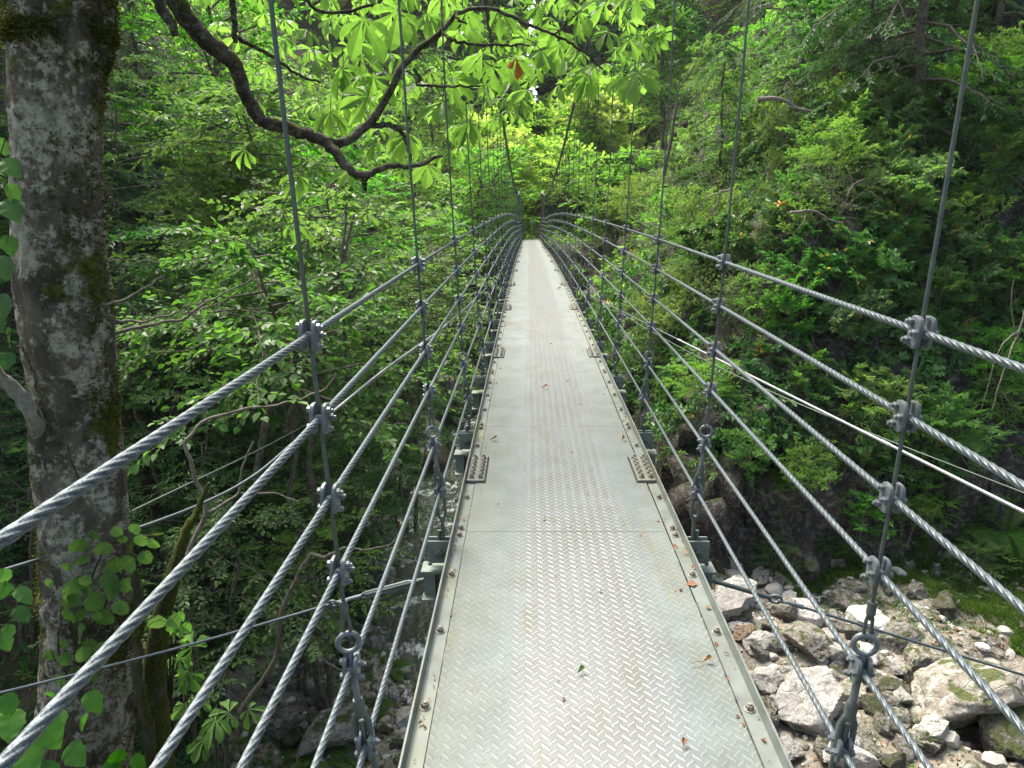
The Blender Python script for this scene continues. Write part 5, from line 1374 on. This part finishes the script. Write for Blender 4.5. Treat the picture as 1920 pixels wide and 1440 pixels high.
def leafy(name, label, cat, items, m_, L, base, tm=T_BIG, stems=()):
    """few large leaves on stalks, rising from one foot"""
    root = empty(name, base, label, cat); b0 = np.array(base); lb, sb = MB(), MB(); r = np.random.default_rng(len(label))
    for (px, py, Y, s) in items:
        p = atY(px, py, Y) - b0
        put_leaves(lb, tm, p[None], np.array([[r.normal(.2, .5), r.normal(-.2, .3), -.55]]), np.array([[.35, -.55, .75]]) + rv(r, 1, .2), L * s, None, np.array([r.uniform(0, .9)]), r)
        S = curve([np.zeros(3), p * .55 + [0, 0, .12], p], 12); tube(sb, S, np.linspace(.006, .0025, len(S)), 5, cap=False)
    sb.build('stem', M['bark_limb'], root); lb.build('leaves', m_, root); return root
leafy('broad_leaf_plant', 'plant with big toothed leaves in the bottom left corner', 'plant', [(20, 1330, 2.7, 1.1), (75, 1350, 2.75, 1.2), (40, 1395, 2.7, 1.2), (120, 1330, 2.85, .8), (130, 1395, 2.8, 1.), (85, 1425, 2.7, 1.1), (10, 1300, 2.7, .8), (150, 1350, 2.9, .8), (160, 1300, 2.9, .9), (10, 1430, 2.7, 1.), (105, 1300, 2.95, .7), (60, 1450, 2.7, .9)], G['fresh'], .13, atY(60, 1650, 2.8))
leafy('broad_leaf_plant', 'big-leaved sprig at the left edge beside the lower trunk', 'plant', [(10, 1090, 2.9, 1.), (28, 1105, 2.9, .9), (28, 1140, 2.9, .8), (5, 1065, 3.0, .8), (0, 1190, 2.9, .8), (15, 1170, 3., .7)], G['mid'], .11, atY(-60, 1300, 3.0))
leafy('broad_leaf_plant', 'big-leaved sprig at the left edge beside the middle of the trunk', 'plant', [(8, 550, 3.1, 1.), (5, 590, 3.1, .9), (22, 620, 3.1, .9), (12, 345, 3.3, .9), (8, 375, 3.3, 1.), (5, 300, 3.4, .9), (15, 440, 3.3, .8), (-5, 480, 3.2, 1.), (10, 260, 3.5, .8), (15, 660, 3.2, .7)], G['mid'], .12, atY(-120, 900, 3.3))
leafy('broad_leaf_plant', 'soft-leaved plant at the bottom edge under the big trunk', 'plant', [(225, 1405, 3.1, 1.), (245, 1420, 3.1, .9), (200, 1425, 3.1, .9), (235, 1440, 3.1, 1.), (255, 1440, 3.1, .8), (215, 1440, 3.2, .8)], G['bright'], .11, atY(230, 1560, 3.2))
def seedling(label, spots, base):
    root = empty('chestnut_seedling', base, label, 'seedling', 'chestnut seedlings'); b0 = np.array(base); lb, sb = MB(), MB(); r = np.random.default_rng(len(label) * 3)
    for (px, py, Y, L) in spots:
        p = atY(px, py, Y) - b0; palmate(lb, sb, p, np.array([r.normal(0, .5), r.normal(-.3, .4), -.15]), np.array([.1, -.45, .95]) + rv(r, 1, .2)[0], L, r)
        S = curve([np.zeros(3), p * .5 + [0, 0, .05], p], 10); tube(sb, S, np.linspace(.007, .003, len(S)), 5, cap=False)
    sb.build('stem', M['bark_limb'], root); lb.build('leaves', G['vine'], root)
seedling('chestnut seedling with two spoked leaves right of the trunk foot', [(362, 1212, 4.6, .19), (353, 1260, 4.5, .19), (335, 1235, 4.7, .15)], atY(370, 1420, 4.7))
seedling('chestnut seedling with spreading spoked leaves low between the first two cables', [(430, 1335, 4.8, .2), (405, 1350, 4.7, .19), (465, 1330, 4.9, .17), (385, 1385, 4.6, .17), (345, 1320, 4.7, .16), (370, 1310, 4.8, .15)], atY(410, 1520, 4.8))
leafy('broad_leaf_plant', 'small round-leaved plant right of the mossy stem at lower left', 'plant', [(310, 1160, 4.1, .8), (330, 1150, 4.1, .7), (340, 1172, 4.1, .8), (325, 1185, 4.1, .7), (300, 1170, 4.1, .6), (345, 1195, 4.1, .6), (282, 1140, 4.0, .6)], G['vine'], .10, atY(320, 1330, 4.15), T_ROUND)

# ------------------------------------------------------------------ small things on the deck
def deck_leaf(px, py, L, cols, label, ang, stem=0.):
    p = atZ(px, py, .004); p[2] = float(cam_z(p[1])) + .010
    h = p[2]; p = atZ(px, py, h); mb = MB(); d = np.array([cos(ang), sin(ang), .05]); r = np.random.default_rng(int(px))
    put_leaves(mb, T_leaflet(w=.55, fold=.22, droop=-.25, wave=.05), np.zeros((1, 3)), d[None], np.array([[.1, -.1, 1.]]), np.array([L]), None, np.array([cols]), r)
    if stem: tube(mb, curve([(0, 0, 0), (-d[0] * stem * .5 + .004, -d[1] * stem * .5, .006), (-d[0] * stem, -d[1] * stem + .006, .002)], 8), .0012, 4, 0)
    o = mb.build('fallen_leaf', G['dead'] if cols > -.5 else G['olive']); o.location = p; tag(o, label, 'leaf', 'leaves on the deck')
deck_leaf(1082, 1263, .035, -1, 'small green and brown leaf lying on the near middle of the deck', .8)
deck_leaf(1318, 1240, .034, .2, 'curled rust leaf with a long stalk near the right edge of the deck', .4, .045)
deck_leaf(1280, 1402, .03, .7, 'orange-brown leaf lying lowest on the deck, right of the middle', 1.2)
deck_leaf(1014, 727, .06, .8, 'pale brown leaf on the middle of the deck half way along', .3)
deck_leaf(1166, 826, .05, .5, 'small rust leaf near the right edge of the deck before the splice plates', 1.1)
deck_leaf(918, 824, .05, .4, 'tiny rust leaf near the left edge of the deck before the splice plates', .2)
deck_leaf(1044, 542, .08, .5, 'tiny brown leaf at the right of the far bright part of the deck', .5)

r = np.random.default_rng(71); n = 420
ly = 1.3 + r.gamma(1.3, 5., n); ly = np.minimum(ly, 42); sd = r.choice([-1, 1], n)
lx = np.where(r.random(n) < .75, sd * (.505 - r.gamma(1.2, .018, n)), r.uniform(-.44, .44, n)); lx = np.clip(lx, -.506, .506)
lpz = cam_z(ly) + .0035
scatter_mesh('leaf_litter', [T_ov(.5, .15, .2), T_ov(.22, .1, .1), T_rh(.9, .1)], np.column_stack([lx, ly, lpz]), r.gamma(2., .0045, n) + .004, zrot(n, r, .35), G['dead'], 'crumbs of dead leaves caught along the deck edges', 'leaf litter')

# ------------------------------------------------------------------ far landing
lz = float(cam_z(44.2))
mb = MB(); box(mb, (0, 44.55, lz - .35), (1.5, .65, .68), 0, bev=.02); tag(mb.build('landing_block', M['stone_grey']), 'concrete landing block at the far end of the deck', 'landing')
post = MB(); box(post, (.06, 45.6, lz + .42), (.09, .09, 1.0), 0, bev=.01)
o = post.build('signpost', M['wood']); tag(o, 'short yellow-brown wooden post with a pale cap beyond the far end of the deck', 'post')
cap = MB(); box(cap, (.10, 45.58, lz + .98), (.24, .05, .14), 0, rot=[[.94, 0, .34], [0, 1, 0], [-.34, 0, .94]], bev=.008); cap.build('cap', M['pipe'], o)
for sd, lab in ((-1, 'grey mesh gate leaf at the left of the far end of the deck'), (1, 'grey mesh gate leaf at the right of the far end of the deck')):
    x0, x1 = sd * .52, sd * (.36 if sd < 0 else .30); z0, z1 = lz + .02, lz + .95
    g = MB()
    A = [(x0, 44.0, z0), (x1, 45.1, z0), (x1, 45.1, z1 - (.0 if sd < 0 else .25)), (x0, 44.0, z1)]
    for a, b in zip(A, A[1:] + A[:1]): tube(g, [a, b], .02, 6)
    o = g.build('mesh_gate', M['beam']); tag(o, lab, 'gate')
    g = MB()
    for k in range(1, 12):
        t = k / 12; a = np.array(A[0]) * (1 - t) + np.array(A[1]) * t; b = np.array(A[3]) * (1 - t) + np.array(A[2]) * t; tube(g, [a, b], .006, 4, cap=False)
        a = np.array(A[0]) * (1 - t) + np.array(A[3]) * t; b = np.array(A[1]) * (1 - t) + np.array(A[2]) * t; tube(g, [a, b], .006, 4, cap=False)
    g.build('mesh', M['beam'], o)
mb = MB(); box(mb, (0, -3.6, -.30), (2.6, 1.2, .5), 0, bev=.03); tag(mb.build('landing_block', M['stone_grey']), 'concrete landing block at the near end of the deck, behind the viewer', 'landing')

# ------------------------------------------------------------------ haze volume, added for a soft glow at the far end
m, nt, out = mat('glow_haze')
v = nt.nodes.new('ShaderNodeVolumePrincipled'); v.inputs['Color'].default_value = (.93, .97, .93, 1); v.inputs['Density'].default_value = HAZE; v.inputs['Anisotropy'].default_value = .3
nt.links.new(v.outputs[0], out.inputs['Volume'])
top_z = max(float(Vt[:, 2].max()), 40.) + 24
mb = MB(); box(mb, (0, 62, (top_z - 10) / 2), (160, 190, top_z + 10), 0)
o = mb.build('haze', m); tag(o, 'thin haze added for a soft glow over the far end of the gorge', 'haze', kind='stuff')

# ------------------------------------------------------------------ light, sky, camera
SUN_EL, SUN_AZ = 59., 325.           # azimuth clockwise from +Y
w = bpy.data.worlds.new('World'); scene.world = w; w.use_nodes = True
nt = w.node_tree; bg = nt.nodes['Background']
sky = nt.nodes.new('ShaderNodeTexSky'); sky.sky_type = 'NISHITA'; sky.sun_disc = False
sky.sun_elevation = radians(SUN_EL); sky.sun_rotation = radians(SUN_AZ); sky.air_density = 1.0; sky.dust_density = 6.0; sky.ozone_density = .6; sky.altitude = 300
wm = nt.nodes.new('ShaderNodeMix'); wm.data_type = 'RGBA'; wm.blend_type = 'MULTIPLY'; wm.inputs[0].default_value = 1.; wm.inputs[7].default_value = (1., .97, .90, 1)
nt.links.new(sky.outputs[0], wm.inputs[6]); nt.links.new(wm.outputs[2], bg.inputs[0]); bg.inputs[1].default_value = .145
sl = bpy.data.lights.new('Sun', 'SUN'); sl.energy = 2.7; sl.angle = radians(28); sl.color = (1., .96, .88)
so = bpy.data.objects.new('Sun', sl); COL.objects.link(so)
e, a = radians(SUN_EL), radians(SUN_AZ)
to = Vector((sin(a) * cos(e), cos(a) * cos(e), sin(e))); so.rotation_euler = to.to_track_quat('Z', 'Y').to_euler(); so.location = (0, 0, 30)

cd = bpy.data.cameras.new('Camera'); cam = bpy.data.objects.new('Camera', cd); COL.objects.link(cam)
from mathutils import Matrix
fw = Vector(ray(960, 720)).normalized(); rt = Vector(ray(1960, 720) - ray(960, 720)).normalized(); up = rt.cross(fw)
Mx = Matrix((rt, up, -fw)).transposed().to_4x4(); Mx.translation = Vector(CAM); cam.matrix_world = Mx
cd.sensor_width = 36; cd.lens = F / 1920 * 36; cd.clip_start = .03; cd.clip_end = 2000
scene.camera = cam
vs = scene.view_settings; vs.view_transform = 'Standard'; vs.look = 'None'; vs.exposure = 1.62; vs.gamma = 1.0
cy = scene.cycles; cy.use_denoising = True; cy.max_bounces = 6; cy.diffuse_bounces = 2; cy.glossy_bounces = 3; cy.transmission_bounces = 4; cy.sample_clamp_indirect = 6.
# prototypes that were never placed
for o in list(PROTO.values()):
    if o.name not in USED:
        for c in list(o.children): bpy.data.objects.remove(c)
        bpy.data.objects.remove(o)
